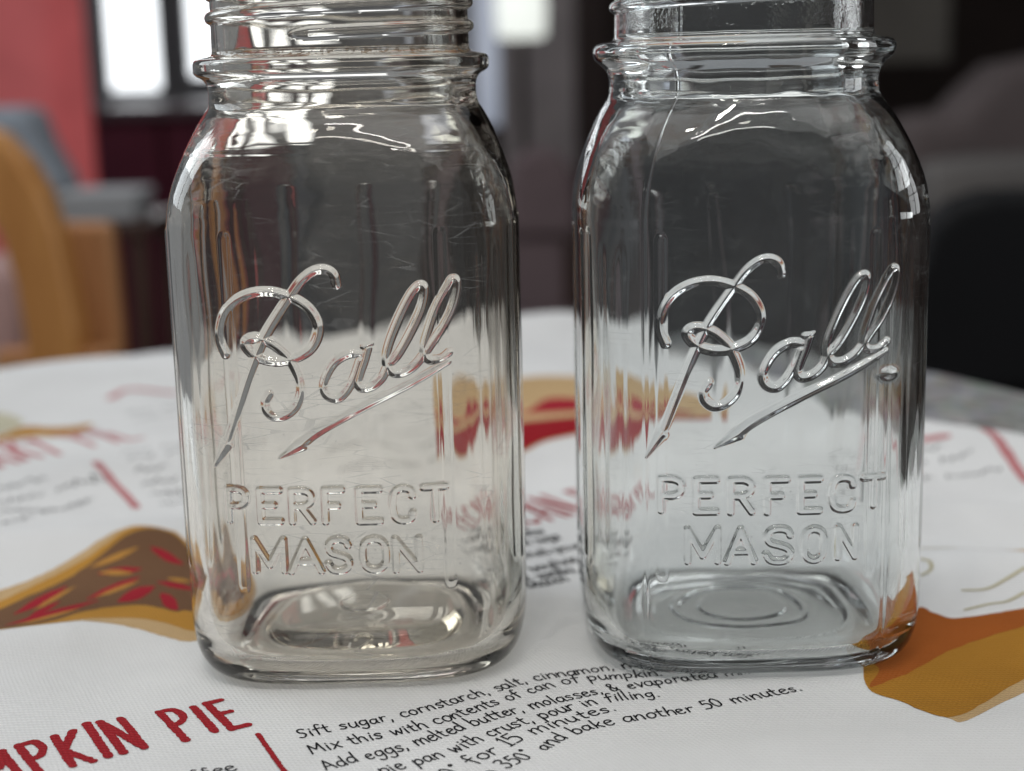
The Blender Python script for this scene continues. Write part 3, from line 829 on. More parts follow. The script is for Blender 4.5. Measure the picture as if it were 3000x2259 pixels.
# --- lettering: a hand of pen strokes on a 0..9 high grid (x height 5)
F = {
 'a': (5.2, [[(4.4, 4.4), (2.6, 5.1), (.8, 4.0), (.4, 1.8), (1.7, .1), (3.4, 1.0), (4.4, 3.2)], [(4.5, 4.9), (4.4, 1.4), (5.1, 0)]]),
 'b': (5.0, [[(.6, 9), (.6, 4), (.6, .1)], [(.6, 3.2), (2.6, 5.0), (4.4, 3.6), (4.2, 1.2), (2.4, 0), (.6, .6)]]),
 'c': (4.4, [[(4.0, 4.3), (2.4, 5.0), (.7, 3.6), (.6, 1.5), (2.0, 0), (4.1, .7)]]),
 'd': (5.2, [[(4.3, 4.2), (2.4, 5.0), (.7, 3.6), (.6, 1.4), (2.0, 0), (3.8, .8), (4.5, 2.6)], [(4.6, 9), (4.5, 4), (4.8, 0)]]),
 'e': (4.6, [[(.7, 2.6), (2.6, 3.0), (4.1, 3.6), (3.2, 5.0), (1.4, 4.6), (.5, 2.6), (1.3, .4), (3.0, 0), (4.3, 1.0)]]),
 'f': (4.0, [[(4.0, 8.2), (2.9, 9), (1.9, 7.6), (1.8, 3), (1.7, -.4)], [(.2, 4.9), (3.6, 5.2)]]),
 'g': (5.0, [[(4.3, 4.3), (2.4, 5.0), (.7, 3.6), (.8, 1.3), (2.4, .4), (4.1, 1.8)], [(4.5, 4.9), (4.5, 1), (4.0, -2.6), (2.2, -3.6), (.6, -2.6)]]),
 'h': (5.0, [[(.6, 9), (.6, 4), (.6, 0)], [(.6, 2.8), (2.4, 5.0), (4.0, 4.2), (4.3, 2), (4.5, 0)]]),
 'i': (2.0, [[(1.0, 4.9), (.9, 2.4), (1.2, 0)], [(1.1, 7.0), (1.2, 6.6)]]),
 'k': (4.6, [[(.6, 9), (.6, 4), (.6, 0)], [(4.0, 5.2), (2.2, 3.2), (.7, 2.3)], [(1.4, 2.8), (2.8, 1.4), (4.4, 0)]]),
 'l': (2.0, [[(1.0, 9), (.9, 4), (1.1, 0)]]),
 'm': (7.6, [[(.6, 5), (.6, 2.5), (.6, 0)], [(.6, 2.8), (2.2, 5.0), (3.5, 4.2), (3.7, 0)], [(3.7, 2.8), (5.3, 5.0), (6.6, 4.2), (7.0, 0)]]),
 'n': (5.0, [[(.6, 5), (.6, 2.5), (.6, 0)], [(.6, 2.8), (2.5, 5.0), (4.0, 4.2), (4.4, 0)]]),
 'o': (5.0, [[(2.6, 5.0), (.9, 4.0), (.5, 2.0), (1.6, .1), (3.6, .5), (4.5, 2.8), (3.6, 4.7), (2.4, 5.0)]]),
 'p': (5.0, [[(.7, 5), (.6, 1), (.4, -3.6)], [(.7, 3.4), (2.6, 5.0), (4.4, 3.6), (4.0, 1.0), (2.2, .1), (.7, 1.0)]]),
 'r': (4.0, [[(.6, 5), (.7, 2.5), (.6, 0)], [(.7, 2.8), (2.0, 4.8), (3.8, 4.6)]]),
 's': (4.2, [[(3.8, 4.4), (2.2, 5.0), (.8, 4.0), (2.0, 2.8), (3.6, 1.6), (2.4, .1), (.4, .6)]]),
 't': (3.8, [[(1.7, 7.6), (1.6, 3), (1.9, .6), (3.4, .2)], [(.2, 5.2), (3.4, 5.2)]]),
 'u': (5.0, [[(.7, 5), (.6, 2.2), (1.6, .2), (3.4, .6), (4.3, 2.6)], [(4.4, 5), (4.3, 2), (4.8, 0)]]),
 'v': (4.6, [[(.4, 5), (1.4, 2.4), (2.2, 0)], [(2.2, 0), (3.4, 2.6), (4.4, 5)]]),
 'w': (6.6, [[(.4, 5), (1.0, 2.4), (1.8, 0)], [(1.8, 0), (2.6, 2), (3.4, 4)], [(3.4, 4), (4.0, 2), (4.8, 0)], [(4.8, 0), (5.6, 2.4), (6.2, 5)]]),
 'x': (4.6, [[(.5, 5), (2.2, 2.5), (4.3, 0)], [(4.2, 5), (2.2, 2.5), (.3, 0)]]),
 'S': (5.2, [[(4.8, 8.0), (3.0, 9), (1.0, 7.8), (1.6, 5.6), (3.8, 4.2), (4.4, 2.0), (2.6, 0), (.4, .8)]]),
 'M': (8.0, [[(.5, 0), (1.0, 4), (1.6, 8.6)], [(1.6, 8.6), (2.8, 5.6), (4.0, 3.4)], [(4.0, 3.4), (5.4, 6), (6.6, 8.8)], [(6.6, 8.8), (7.0, 4), (7.4, 0)]]),
 'A': (6.6, [[(.3, 0), (1.8, 4.5), (3.3, 9)], [(3.3, 9), (4.8, 4.5), (6.2, 0)], [(1.2, 3.2), (5.2, 3.2)]]),
 'L': (4.8, [[(.7, 9), (.6, 4), (.6, 0)], [(.6, 0), (4.4, .2)]]),
 'B': (5.4, [[(.7, 9), (.6, 0)], [(.7, 9), (3.6, 8.8), (4.2, 7), (3.2, 5.2), (.7, 4.8)], [(.7, 4.8), (3.8, 4.6), (4.8, 2.6), (3.6, .4), (.6, 0)]]),
 'R': (5.6, [[(.7, 9), (.6, 0)], [(.7, 9), (3.6, 8.8), (4.6, 7), (3.4, 5.0), (.7, 4.6)], [(1.8, 4.6), (3.4, 2.4), (5.2, 0)]]),
 'T': (5.2, [[(.2, 9), (5.0, 9)], [(2.6, 9), (2.5, 0)]]),
 '0': (5.4, [[(2.8, 9), (.9, 7), (.6, 3), (2.2, 0), (4.4, 1.6), (4.8, 5.6), (3.6, 8.6), (2.6, 9)]]),
 '1': (3.2, [[(.6, 7.4), (1.8, 9)], [(1.8, 9), (1.7, 0)], [(.6, 0), (3.0, 0)]]),
 '2': (5.0, [[(.6, 7.4), (2.2, 9), (4.2, 7.6), (3.2, 4.6), (.6, .2)], [(.6, .2), (4.6, .2)]]),
 '3': (5.0, [[(.6, 8.2), (2.6, 9), (4.2, 7.4), (2.0, 5.0)], [(2.0, 5.0), (4.4, 3.6), (3.8, .8), (2.0, 0), (.4, 1.0)]]),
 '4': (5.2, [[(3.6, 0), (3.6, 4.5), (3.6, 9)], [(3.6, 9), (.4, 3.0)], [(.4, 3.0), (5.0, 3.0)]]),
 '5': (5.0, [[(4.4, 9), (1.2, 9)], [(1.2, 9), (.9, 5.4)], [(.9, 5.4), (3.0, 5.8), (4.6, 3.6), (3.4, .6), (.5, .4)]]),
 ',': (2.0, [[(1.1, .6), (1.0, -.4), (.5, -1.6)]]),
 '.': (2.0, [[(.8, .4), (1.1, .1)]]),
 '*': (2.6, [[(1.2, 9.2), (.5, 8.5), (1.1, 7.6), (2.0, 8.3), (1.3, 9.2)]]),
 '&': (5.4, [[(5.0, .2), (2.8, 3.4), (1.2, 6.6), (2.4, 8.4), (3.6, 7.0), (1.4, 4.0), (.6, 1.8), (2.0, 0), (4.0, 1.4), (4.8, 3.6)]]),
 ' ': (3.6, []),
}
G = {   # brush capitals for the red titles, on the same grid
 'P': (5.2, [[(.8, 9), (1.0, 0)], [(.8, 9), (3.4, 8.9), (4.3, 7.0), (3.0, 5.0), (1.0, 4.4)]]),
 'U': (5.8, [[(.8, 9), (1.0, 2), (2.8, .2), (4.6, 2), (4.8, 9)]]),
 'M': (7.2, [[(.8, 0), (1.2, 9)], [(1.2, 9), (3.4, 4)], [(3.4, 4), (5.8, 9)], [(5.8, 9), (6.2, 0)]]),
 'K': (5.6, [[(.9, 9), (1.0, 0)], [(4.6, 9), (1.2, 4.6)], [(1.2, 4.6), (4.8, 0)]]),
 'I': (2.8, [[(1.4, 9), (1.5, 0)]]),
 'N': (6.2, [[(.9, 0), (1.0, 9)], [(1.0, 9), (5.0, 0)], [(5.0, 0), (5.0, 9)]]),
 'E': (4.8, [[(1.0, 9), (1.0, 0)], [(1.0, 9), (4.0, 9)], [(1.0, 5), (3.6, 5)], [(1.0, 0.1), (4.4, 0.1)]]),
 'C': (5.4, [[(4.8, 7.6), (3.0, 9), (1.0, 6.6), (1.0, 2.4), (2.8, .2), (4.8, 1.4)]]),
 'A': (6.0, [[(.8, 0), (3.0, 9)], [(3.0, 9), (5.4, 0)], [(1.6, 3), (4.6, 3)]]),
 'H': (5.8, [[(.9, 9), (.9, 0)], [(4.8, 9), (4.8, 0)], [(.9, 4.6), (4.8, 4.6)]]),
 'R': (5.6, [[(.9, 9), (1.0, 0)], [(.9, 9), (3.6, 8.8), (4.4, 7), (3.2, 5.0), (1.0, 4.6)], [(2.0, 4.6), (5.0, 0)]]),
 'Y': (5.4, [[(.6, 9), (2.8, 4.6)], [(5.0, 9), (2.8, 4.6)], [(2.8, 4.6), (2.7, 0)]]),
 ' ': (4.4, []),
}


def ribbon(P, w, verts, faces, rough=0.0, rng=None, taper=0.0):
    """flat pen stroke with round ends along P (metres), half width w"""
    P = np.array(P, float)
    seg = np.hypot(*(P[1:] - P[:-1]).T)
    L_ = np.r_[0, np.cumsum(seg)]
    n = max(3, int(L_[-1] / max(w * (0.55 if rough else 0.8), 0.00025)) + 1)
    t = np.linspace(0, L_[-1], n)
    X = np.stack([np.interp(t, L_, P[:, 0]), np.interp(t, L_, P[:, 1])], 1)
    d = np.gradient(X, axis=0)
    d /= np.hypot(d[:, 0], d[:, 1])[:, None] + 1e-12
    nn = np.stack([-d[:, 1], d[:, 0]], 1)
    ww = np.full(n, w)
    if taper: ww = ww * (1 - taper * np.linspace(0, 1, n))
    if rng is not None: ww = ww * (1 + rng.normal(0, 0.04 + rough * 0.6, n))
    # rounded caps
    k = 4
    capa = [X[0] - d[0] * ww[0] * math.sin(a) for a in np.linspace(math.pi / 2, 0, k, endpoint=False)]
    capw = [ww[0] * math.cos(a) for a in np.linspace(math.pi / 2, 0, k, endpoint=False)]
    capb = [X[-1] + d[-1] * ww[-1] * math.sin(a) for a in np.linspace(0, math.pi / 2, k + 1)[1:]]
    capv = [ww[-1] * math.cos(a) for a in np.linspace(0, math.pi / 2, k + 1)[1:]]
    C = np.vstack([capa, X, capb])
    W = np.r_[capw, ww, capv] + 1e-6
    Nn = np.vstack([np.repeat(nn[:1], k, 0), nn, np.repeat(nn[-1:], k, 0)])
    jl = jr = 0
    if rough and rng is not None:
        jl = rng.normal(0, rough * w, len(C))
        jr = rng.normal(0, rough * w, len(C))
    l = C + Nn * (W + jl)[:, None]
    r = C - Nn * (W + jr)[:, None]
    z = lift()
    b = len(verts)
    zl = cloth_z(l[:, 0], l[:, 1]) + z
    zr = cloth_z(r[:, 0], r[:, 1]) + z
    for i in range(len(C)):
        verts.append((l[i, 0], l[i, 1], zl[i]))
        verts.append((r[i, 0], r[i, 1], zr[i]))
    for i in range(len(C) - 1):
        faces.append((b + 2 * i, b + 2 * i + 1, b + 2 * i + 3, b + 2 * i + 2))


def width_of(s, font): return sum(font[c][0] + 0.7 for c in s)


def write(pre, vis, post, path, font, hw, mat, name, height=None, rough=0.0, seed=1, per_letter=False):
    rng = np.random.RandomState(seed)
    K = np.array(path, float) / 1000.0
    if len(K) > 2:
        K = smooth_poly(K, False, 6)
        for _ in range(10): K[1:-1] = 0.5 * K[1:-1] + 0.25 * (K[:-2] + K[2:])
    SL = np.r_[0, np.cumsum(np.hypot(*np.diff(K, axis=0).T))]
    Ln = SL[-1]
    sx = Ln / width_of(vis, font)

    def at(xx):
        px_ = np.interp(xx, SL, K[:, 0])
        py_ = np.interp(xx, SL, K[:, 1])
        e_ = Ln * 0.08
        ta = (np.interp(np.clip(xx, 0, Ln) + e_, SL, K[:, 0]) - np.interp(np.clip(xx, 0, Ln) - e_, SL, K[:, 0]),
              np.interp(np.clip(xx, 0, Ln) + e_, SL, K[:, 1]) - np.interp(np.clip(xx, 0, Ln) - e_, SL, K[:, 1]))
        tl_ = np.hypot(*ta)
        tx_, ty_ = ta[0] / tl_, ta[1] / tl_
        ov = np.where(xx < 0, xx, np.where(xx > Ln, xx - Ln, 0))
        return np.stack([px_ + ov * tx_, py_ + ov * ty_], 1), np.stack([-ty_, tx_], 1)
    sy = height / 9.0 if height else sx
    LAYER[0] = 20
    pen = -width_of(pre, font)
    verts, faces = [], []
    for ch in pre + vis + post:
        if ch not in font: ch = ' '
        w, strokes = font[ch]
        if per_letter: verts, faces = [], []
        dy, tilt, sc_ = rng.normal(0, .22), rng.normal(0, .05), 1 + rng.normal(0, .05)
        for st in strokes:
            q = np.array(st, float)
            if len(q) > 2 and not (font is G): q = smooth_poly(q, False, 5)
            elif len(q) > 2: q = smooth_poly(q, False, 6)
            q = q + rng.normal(0, 0.05, q.shape)
            xx = (pen + (q[:, 0] + tilt * q[:, 1]) * sc_) * sx
            yy = (q[:, 1] * sc_ + dy) * sy
            b_, n_ = at(xx)
            P = b_ + yy[:, None] * n_
            ribbon(P, hw, verts, faces, rough, rng)
        pen += w + 0.7
        if per_letter and verts:
            mesh_obj(name, verts, faces, mat, towel)
    if not per_letter and verts:
        mesh_obj(name, verts, faces, mat, towel)

for i, (pre, vis, post, path, st) in enumerate(TEXT):
    near = path[0][1] < 420
    write(pre, vis, post, path, F, 0.00023 if near else 0.00031, INK['ink'], "recipe_line", height=0.0050 if near else 0.0076, seed=10 + i)
for i, (pre, vis, post, path, st) in enumerate(TITLES):
    write(pre, vis, post, path, G, (0.00108, 0.0009, 0.0013)[i], (INK['title'], INK['title'], INK['fadedred'])[i], "title_letter",
          height=(0.0178, 0.026, 0.040)[i], rough=0.05, seed=40 + i, per_letter=True)
for P, w in SLASHES:
    v_, f_ = [], []
    LAYER[0] = 60
    q = np.array(P) / 1000.0
    if len(q) > 2: q = smooth_poly(q, False, 6)
    ribbon(q, w / 1000.0, v_, f_, 0.08, np.random.RandomState(5))
    mesh_obj("divider_stroke", v_, f_, INK['title'] if w < 1.5 else INK['fadedred'], towel)
for i, (A, B) in enumerate(SCRIBBLES):       # far recipe lines, too small to read
    rng = np.random.RandomState(100 + i)
    A = np.array(A) / 1000.0
    B = np.array(B) / 1000.0
    d = B - A
    Ln = np.hypot(*d)
    d /= Ln
    n = np.array((-d[1], d[0]))
    v_, f_ = [], []
    x = 0.0
    LAYER[0] = 20
    while x < Ln:
        wl = rng.uniform(0.010, 0.024)
        k = int(wl / 0.0016)
        xs = x + np.linspace(0, wl, k)
        ys = np.where(np.arange(k) % 2 == 0, 0, 0.0034) + rng.normal(0, 0.0008, k) + (rng.rand(k) > .8) * 0.0025
        ribbon(A + xs[:, None] * d + ys[:, None] * n, 0.00028, v_, f_, 0.0, rng)
        x += wl + 0.0045
    mesh_obj("recipe_line", v_, f_, INK['ink'], towel)
for P in OUTLINES:
    v_, f_ = [], []
    LAYER[0] = 30
    ribbon(smooth_poly(np.array(P) / 1000.0, False, 6), 0.0006, v_, f_, 0.0, np.random.RandomState(2))
    mesh_obj("outline_print", v_, f_, INK['olive'], towel)

# ------------------------------------------------------------------ the jars
NS = 3.8
_t = np.linspace(-math.pi, math.pi, 40001)
_cx = np.sign(np.sin(_t)) * np.abs(np.sin(_t)) ** (2 / NS)
_cy = -np.sign(np.cos(_t)) * np.abs(np.cos(_t)) ** (2 / NS)
_s = np.r_[0, np.cumsum(np.hypot(np.diff(_cx), np.diff(_cy)))] * 44.0
PER = _s[-1]
_s = _s - PER / 2                              # 0 at the front centre, + to the right

# block capitals pressed in the mould, unit box
CAP = {
 'P': [[(.12, 0), (.12, 1)], [(.12, 1), (.62, 1), (.92, .88), (.92, .62), (.62, .48), (.12, .48)]],
 'E': [[(.12, 0), (.12, 1)], [(.12, 1), (.95, 1)], [(.12, .52), (.7, .52)], [(.12, 0), (.95, 0)]],
 'R': [[(.12, 0), (.12, 1)], [(.12, 1), (.62, 1), (.9, .88), (.9, .64), (.62, .5), (.12, .5)], [(.5, .5), (.95, 0)]],
 'F': [[(.12, 0), (.12, 1)], [(.12, 1), (.95, 1)], [(.12, .5), (.72, .5)]],
 'C': [[(.95, .76), (.85, .94), (.5, 1), (.18, .9), (.06, .6), (.06, .4), (.18, .1), (.5, 0), (.85, .06), (.95, .24)]],
 'T': [[(.0, 1), (1, 1)], [(.5, 1), (.5, 0)]],
 'M': [[(.04, 0), (.04, 1)], [(.04, 1), (.5, .18)], [(.5, .18), (.96, 1)], [(.96, 1), (.96, 0)]],
 'A': [[(.0, 0), (.5, 1)], [(.5, 1), (1, 0)], [(.2, .32), (.8, .32)]],
 'S': [[(.92, .8), (.8, .95), (.5, 1), (.2, .94), (.08, .76), (.2, .58), (.5, .5), (.82, .4), (.94, .22), (.8, .05), (.5, 0), (.2, .05), (.04, .22)]],
 'O': [[(.5, 1), (.2, .92), (.05, .7), (.05, .3), (.2, .08), (.5, 0), (.8, .08), (.95, .3), (.95, .7), (.8, .92), (.5, 1)]],
 'N': [[(.06, 0), (.06, 1)], [(.06, 1), (.94, 0)], [(.94, 0), (.94, 1)]],
 '2': [[(.05, .72), (.2, .95), (.55, 1), (.88, .85), (.85, .6), (.5, .3), (.05, .02)], [(.05, .02), (1, .02)]],
}


def capsules(X, Z, segs):
    """largest normalised closeness 1-d/w over tapered segments (x0,z0,w0,x1,z1,w1)"""
    out = np.zeros(X.shape)
    for x0, z0, w0, x1, z1, w1 in segs:
        dx, dz = x1 - x0, z1 - z0
        l2 = dx * dx + dz * dz + 1e-9
        t = np.clip(((X - x0) * dx + (Z - z0) * dz) / l2, 0, 1)
        d = np.hypot(X - x0 - t * dx, Z - z0 - t * dz)
        out = np.maximum(out, 1 - d / (w0 + (w1 - w0) * t))
    return np.clip(out, 0, 1)


def poly_segs(P, w, w2=None, sub=6, smooth=True):
    P = np.array(P, float)
    if smooth and len(P) > 2: P = smooth_poly(P, False, sub)
    W = np.linspace(w, w if w2 is None else w2, len(P))
    return [(P[i, 0], P[i, 1], W[i], P[i + 1, 0], P[i + 1, 1], W[i + 1]) for i in range(len(P) - 1)]


def ridge(q):                                   # cross-section of a pressed stroke: soft-edged chisel
    q = np.clip(q, 0, 1)
    return np.clip(np.where(q < 0.2, q * q * 2.5, q - 0.1), 0, None) / 0.9 - 0.06 * np.clip((q - 0.75) / 0.25, 0, 1) ** 2


def profile(pts, step):
    """resample (a, z, k) key points through a spline"""
    P = smooth_poly(np.array(pts, float), False, 12)
    L_ = np.r_[0, np.cumsum(np.hypot(np.diff(P[:, 0]), np.diff(P[:, 1])))]
    n = max(2, int(L_[-1] / step))
    t = np.linspace(0, L_[-1], n)
    return np.stack([np.interp(t, L_, P[:, i]) for i in range(3)], 1)


def build_jar(label, loc, mat, mat_neck, plain, letters, script_aff, seed, style):
    rng = np.random.RandomState(seed)
    fine = np.arange(-33, 33.01, 0.25)
    rest = np.linspace(33, PER - 33, int((PER - 66) / 0.6))[1:-1]
    S = np.r_[fine, rest]
    S = np.where(S > PER / 2, S - PER, S)
    nc = len(S)
    sqx = np.interp(S, _s, _cx)
    sqy = np.interp(S, _s, _cy)
    ang = np.hypot(sqx, sqy)
    cix, ciy = sqx / ang, sqy / ang
    # outward normals of the square contour
    e = 0.05
    tx = np.interp((S + e + PER / 2) % PER - PER / 2, _s, _cx) - np.interp((S - e + PER / 2) % PER - PER / 2, _s, _cx)
    ty = np.interp((S + e + PER / 2) % PER - PER / 2, _s, _cy) - np.interp((S - e + PER / 2) % PER - PER / 2, _s, _cy)
    tl = np.hypot(tx, ty)
    nx, ny = ty / tl, -tx / tl
    dz = style['dz']
    zc = style['collar']
    secs = []
    bottom = [(0.3, 2.4, 0), (5, 2.4, 0), (10, 2.3, .1), (18, 2.1, .3), (24, 1.8, .5), (28, 1.3, .7), (31, .7, .85), (33.5, .18, .95), (35.5, 0, 1)]
    heel = [(35.5, 0, 1), (37.5, .25, 1), (39.6, 1.2, 1), (41.4, 3, 1), (42.7, 5.6, 1), (43.5, 9, 1), (43.9, 13, 1), (44, 18, 1)]
    wall = [(44, 18, 1), (44, 28, 1)]
    wallf = [(44, 28, 1), (44, 110, 1)]
    wallt = [(44, 110, 1), (44, 113, 1), (43.93, 115.5, 1), (43.7, 118, .995)]
    shoulder = [(43.7, 118, .995), (43.3, 120.8, .98), (42.6, 124.2, .94), (41.5, 128, .87), (40.1, 132, .76), (38.5, 136, .6), (36.9, 139.3, .38), (35.6, 141.6, .18), (34.7, 143.1, .05), (34.35, 144.2, 0)]
    if style['round']:
        collar = [(34.35, 144.2, 0), (34.2, 146, 0), (34.3, 148.2, 0), (34.9, 149.8, 0), (36.2, 151.2, 0), (37.6, 152.4, 0), (38.3, 154.0, 0), (38.1, 155.6, 0), (37.0, 156.7, 0), (35.0, 157.2, 0), (33.4, 157.6, 0), (32.8, 158.4, 0), (32.7, 160, 0)]
    else:
        collar = [(34.35, 144.2, 0), (34.2, 146, 0), (34.3, 148.4, 0), (35.2, 150.2, 0), (36.8, 151.2, 0), (37.5, 152, 0), (37.6, 153.2, 0), (37.5, 154.4, 0), (36.9, 155.2, 0), (35, 155.7, 0), (33.4, 156.1, 0), (32.8, 156.9, 0), (32.7, 160, 0)]
    neck = [(32.7, 160, 0), (32.6, 166, 0), (32.6, 173.5, 0)]
    rim = [(32.6, 173.5, 0), (32.4, 175.4, 0), (31.5, 176.4, 0), (30.6, 176.4, 0), (29.8, 175.6, 0), (29.5, 174, 0)]
    inn = [(29.5, 174, 0), (29.4, 160, 0), (29.6, 151, 0), (30.5, 146, 0), (31.8, 143, .08), (34.1, 139.8, .33), (36.4, 136, .58), (38.2, 131.8, .76), (39.5, 127, .89), (40.4, 121, .98), (40.8, 114, 1)]
    innw = [(40.8, 114, 1), (40.8, 70, 1), (40.7, 24, 1)]
    if style['rings']:
        fl = [(40.7, 24, 1), (40.6, 17, 1), (40.0, 11.5, 1), (38.6, 7.8, .99), (36.4, 5.6, .96), (33.6, 4.6, .9), (30.6, 4.5, .8), (28.8, 4.9, .72), (27.8, 5.0, .68), (26.6, 4.6, .62), (20, 4.5, .4), (18.4, 4.9, .35), (17.4, 5.0, .3), (16.2, 4.6, .28), (13.4, 4.6, .2), (12.2, 5.0, .15), (11, 5.1, .1), (5, 5.2, 0), (.3, 5.2, 0)]
    else:
        fl = [(40.7, 24, 1), (40.6, 17, 1), (39.9, 11.5, 1), (38.3, 7.6, .98), (35.8, 5.2, .95), (32.8, 4.0, .88), (29.9, 3.7, .78), (28.0, 4.2, .68), (26.4, 5.2, .58), (24.6, 6.1, .48), (22, 6.8, .35), (17, 7.5, .2), (8.0, 8.3, 0), (6.9, 8.1, 0), (6.0, 8.5, 0), (.3, 8.7, 0)]
    out = []
    for nm, pts, st in (('base', bottom, .5), ('body', heel, .5), ('body', wall, .8), ('body', wallf, .25), ('body', wallt, .5), ('shoulder', shoulder, .35),
                        ('collar', collar, .3), ('neck', neck, .25), ('rim', rim, .4), ('inner', inn, .9), ('inner', innw, 1.0), ('floor', fl, .3)):
        q = profile(pts, st)
        if out: q = q[1:]
        out.append((nm, q))
    secn = sum(([nm] * len(q) for nm, q in out), [])
    prof = np.vstack([q for _, q in out])
    sec = np.array(secn)
    a, z, k = prof[:, 0:1], prof[:, 1:2].copy(), prof[:, 2:3]
    X = a * (k * sqx + (1 - k) * cix)
    Y = a * (k * sqy + (1 - k) * ciy)
    Z = np.repeat(z, nc, 1)
    outer = np.isin(sec, ('body', 'shoulder'))[:, None]
    innr = np.isin(sec, ('inner', 'floor'))[:, None]
    nk = np.isin(sec, ('neck', 'collar'))[:, None]
    NX = k * nx + (1 - k) * cix
    NY = k * ny + (1 - k) * ciy
    SS = np.repeat(S[None, :], len(z), 0)
    D = np.zeros_like(X)
    part = np.full(X.shape, 0, np.int16)         # vertex part ids
    names = {0: None}
    # --- ribs: tall soft bars with round ends, three to a face
    ribs = []
    for f in range(4):
        base = f * PER / 4
        for o in ((-25.5, 25.5) if f == 0 else (-22, 0, 22)):
            s0 = base + o
            if s0 > PER / 2: s0 -= PER
            ribs.append((s0, 1.6 if f == 0 else 2.5, 0.18 if f == 0 else 0.34))
    ztop, zbot = style['ribtop'], 27.0
    rowm = (sec == 'body')[:, None]
    for i, (s0, w, h) in enumerate(ribs):
        ds = (SS - s0 + PER / 2) % PER - PER / 2
        zz = np.clip(Z, zbot + w, ztop - w)
        q = 1 - np.hypot(ds, Z - zz) / w
        b = np.where(rowm, h * np.clip(q * 1.9, 0, 1) ** 2 * (3 - 2 * np.clip(q * 1.9, 0, 1)), 0)
        D = np.maximum(D, b)
        pid = 100 + i
        names[pid] = "rib"
        part[(q > 0) & rowm] = pid
    # corner flutes, closely spaced fine ribs wrapping the corners
    for f in range(4):
        for o in (-3, 3):
            s0 = PER / 8 + f * PER / 4 + o
            ds = (SS - s0 + PER / 2) % PER - PER / 2
            win = np.clip((ztop - 2 - Z) / 6, 0, 1) * np.clip((Z - 30) / 6, 0, 1)
            D = np.maximum(D, np.where(rowm, 0.10 * np.exp(-(ds / 1.0) ** 2) * win, 0))
    # --- pressed lettering on the front
    fr = (np.abs(S) < 33.2)
    rows = np.where((sec == 'body') & (prof[:, 1] > 27.5) & (prof[:, 1] < 110))[0]
    r0_, r1_ = rows[0], rows[-1] + 1
    cidx = np.where(fr)[0]
    Sx = SS[r0_:r1_][:, cidx]
    Zz = Z[r0_:r1_][:, cidx]
    (ax, az), (bx, bz) = script_aff
    aff = lambda P: [(p[0] * ax + bx, p[1] * az + bz) for p in P]
    segs = []
    W = dict(stem=(1.2, 1.2), bowl=(1.2, 1.2), a=(1.12, 1.12), a2=(1.2, 1.1), l1=(1.08, 1.08), l2=(1.08, 1.05), under=(.75, 1.65))
    for nm, P in SCRIPT.items():
        segs += poly_segs(aff(P), *W[nm])
    for (h0, h1), w in zip(ARROWS, (2.0, 2.1)):
        p0, p1 = aff([h0, h1])
        segs.append((p0[0], p0[1], w, p1[0], p1[1], 0.15))
    p = aff([SCRIPT['a2'][0]])[0]
    segs.append((p[0] - .9, p[1] + .3, .8, p[0] + 1.2, p[1] + 1.0, .25))
    q = capsules(Sx, Zz, segs)
    emb = ridge(q) * 0.95
    pl = np.where(q > 0, 1, 0)
    names[1] = "embossed_script"
    for i, (ch, x0, z0, x1, z1) in enumerate(letters):
        sg = []
        for st in CAP[ch]:
            sg += poly_segs([(x0 + (x1 - x0) * u, z0 + .45 + (z1 - z0 - .9) * v) for u, v in st], 1.08, sub=4, smooth=len(st) > 2)
        q = capsules(Sx, Zz, sg)
        qq = np.clip(q * 1.9, 0, 1)
        emb = np.maximum(emb, qq * qq * (3 - 2 * qq) * 0.62)
        pl = np.where(q > 0, 10 + i, pl)
        names[10 + i] = "embossed_letter"
    fade = 1.0
    sub = D[r0_:r1_][:, cidx]
    sub = np.where(pl > 0, sub * np.clip(1 - emb / .3, 0, 1) + emb, sub)
    D[np.ix_(range(r0_, r1_), cidx)] = sub
    ps = part[r0_:r1_][:, cidx]
    part[np.ix_(range(r0_, r1_), cidx)] = np.where(pl > 0, pl, ps)
    # --- mould seams
    for s0, h, w in style['seams']:
        ds = (SS - s0 + PER / 2) % PER - PER / 2
        D = D + np.where(outer | nk, h * np.exp(-(ds / w) ** 2), 0) * (np.clip((116 - Z) / 8, 0, 1) if s0 > 0 else 1)
    for s0, z0, h, ws, wz in style['knobs']:
        D = D + np.where(outer, h * np.exp(-((SS - s0) / ws) ** 2 - ((Z - z0) / wz) ** 2), 0)
    # --- unevenness of pressed glass
    def waves(n, l0, l1, amp, stretch):
        w = np.zeros_like(X)
        for _ in range(n):
            lam = rng.uniform(l0, l1)
            an = rng.uniform(0, 2 * math.pi)
            kx, kz = math.cos(an), math.sin(an) / stretch
            kk = 2 * math.pi / lam
            # wrap around the perimeter
            m_ = max(1, round(abs(kx) * PER / lam))
            w += amp / math.sqrt(n) * np.sin(math.copysign(m_, kx) * 2 * math.pi / PER * SS + kk * kz * Z + rng.uniform(0, 6.28))
        return w
    D = D + np.where(outer, waves(10, 18, 50, 0.05, 2.0), 0)
    D = D + np.where(innr & (Z > 9), waves(14, 10, 34, style['wavy'], 2.2), 0)
    D = D + np.where(sec[:, None] == 'shoulder', waves(8, 6, 16, 0.02, 0.4), 0)
    if style['parting']:                           # hairline where the mould halves met
        D = D + np.where(sec[:, None] == 'shoulder', 0.07 * np.exp(-((Z - style['parting']) / 0.4) ** 2), 0)
    # --- screw thread: one bead climbing round the neck
    phi = np.arctan2(cix, -ciy)                    # 0 at front, + to the right
    PH = np.repeat(phi[None, :], len(z), 0)
    zst, pitch, ph0 = style['thread']
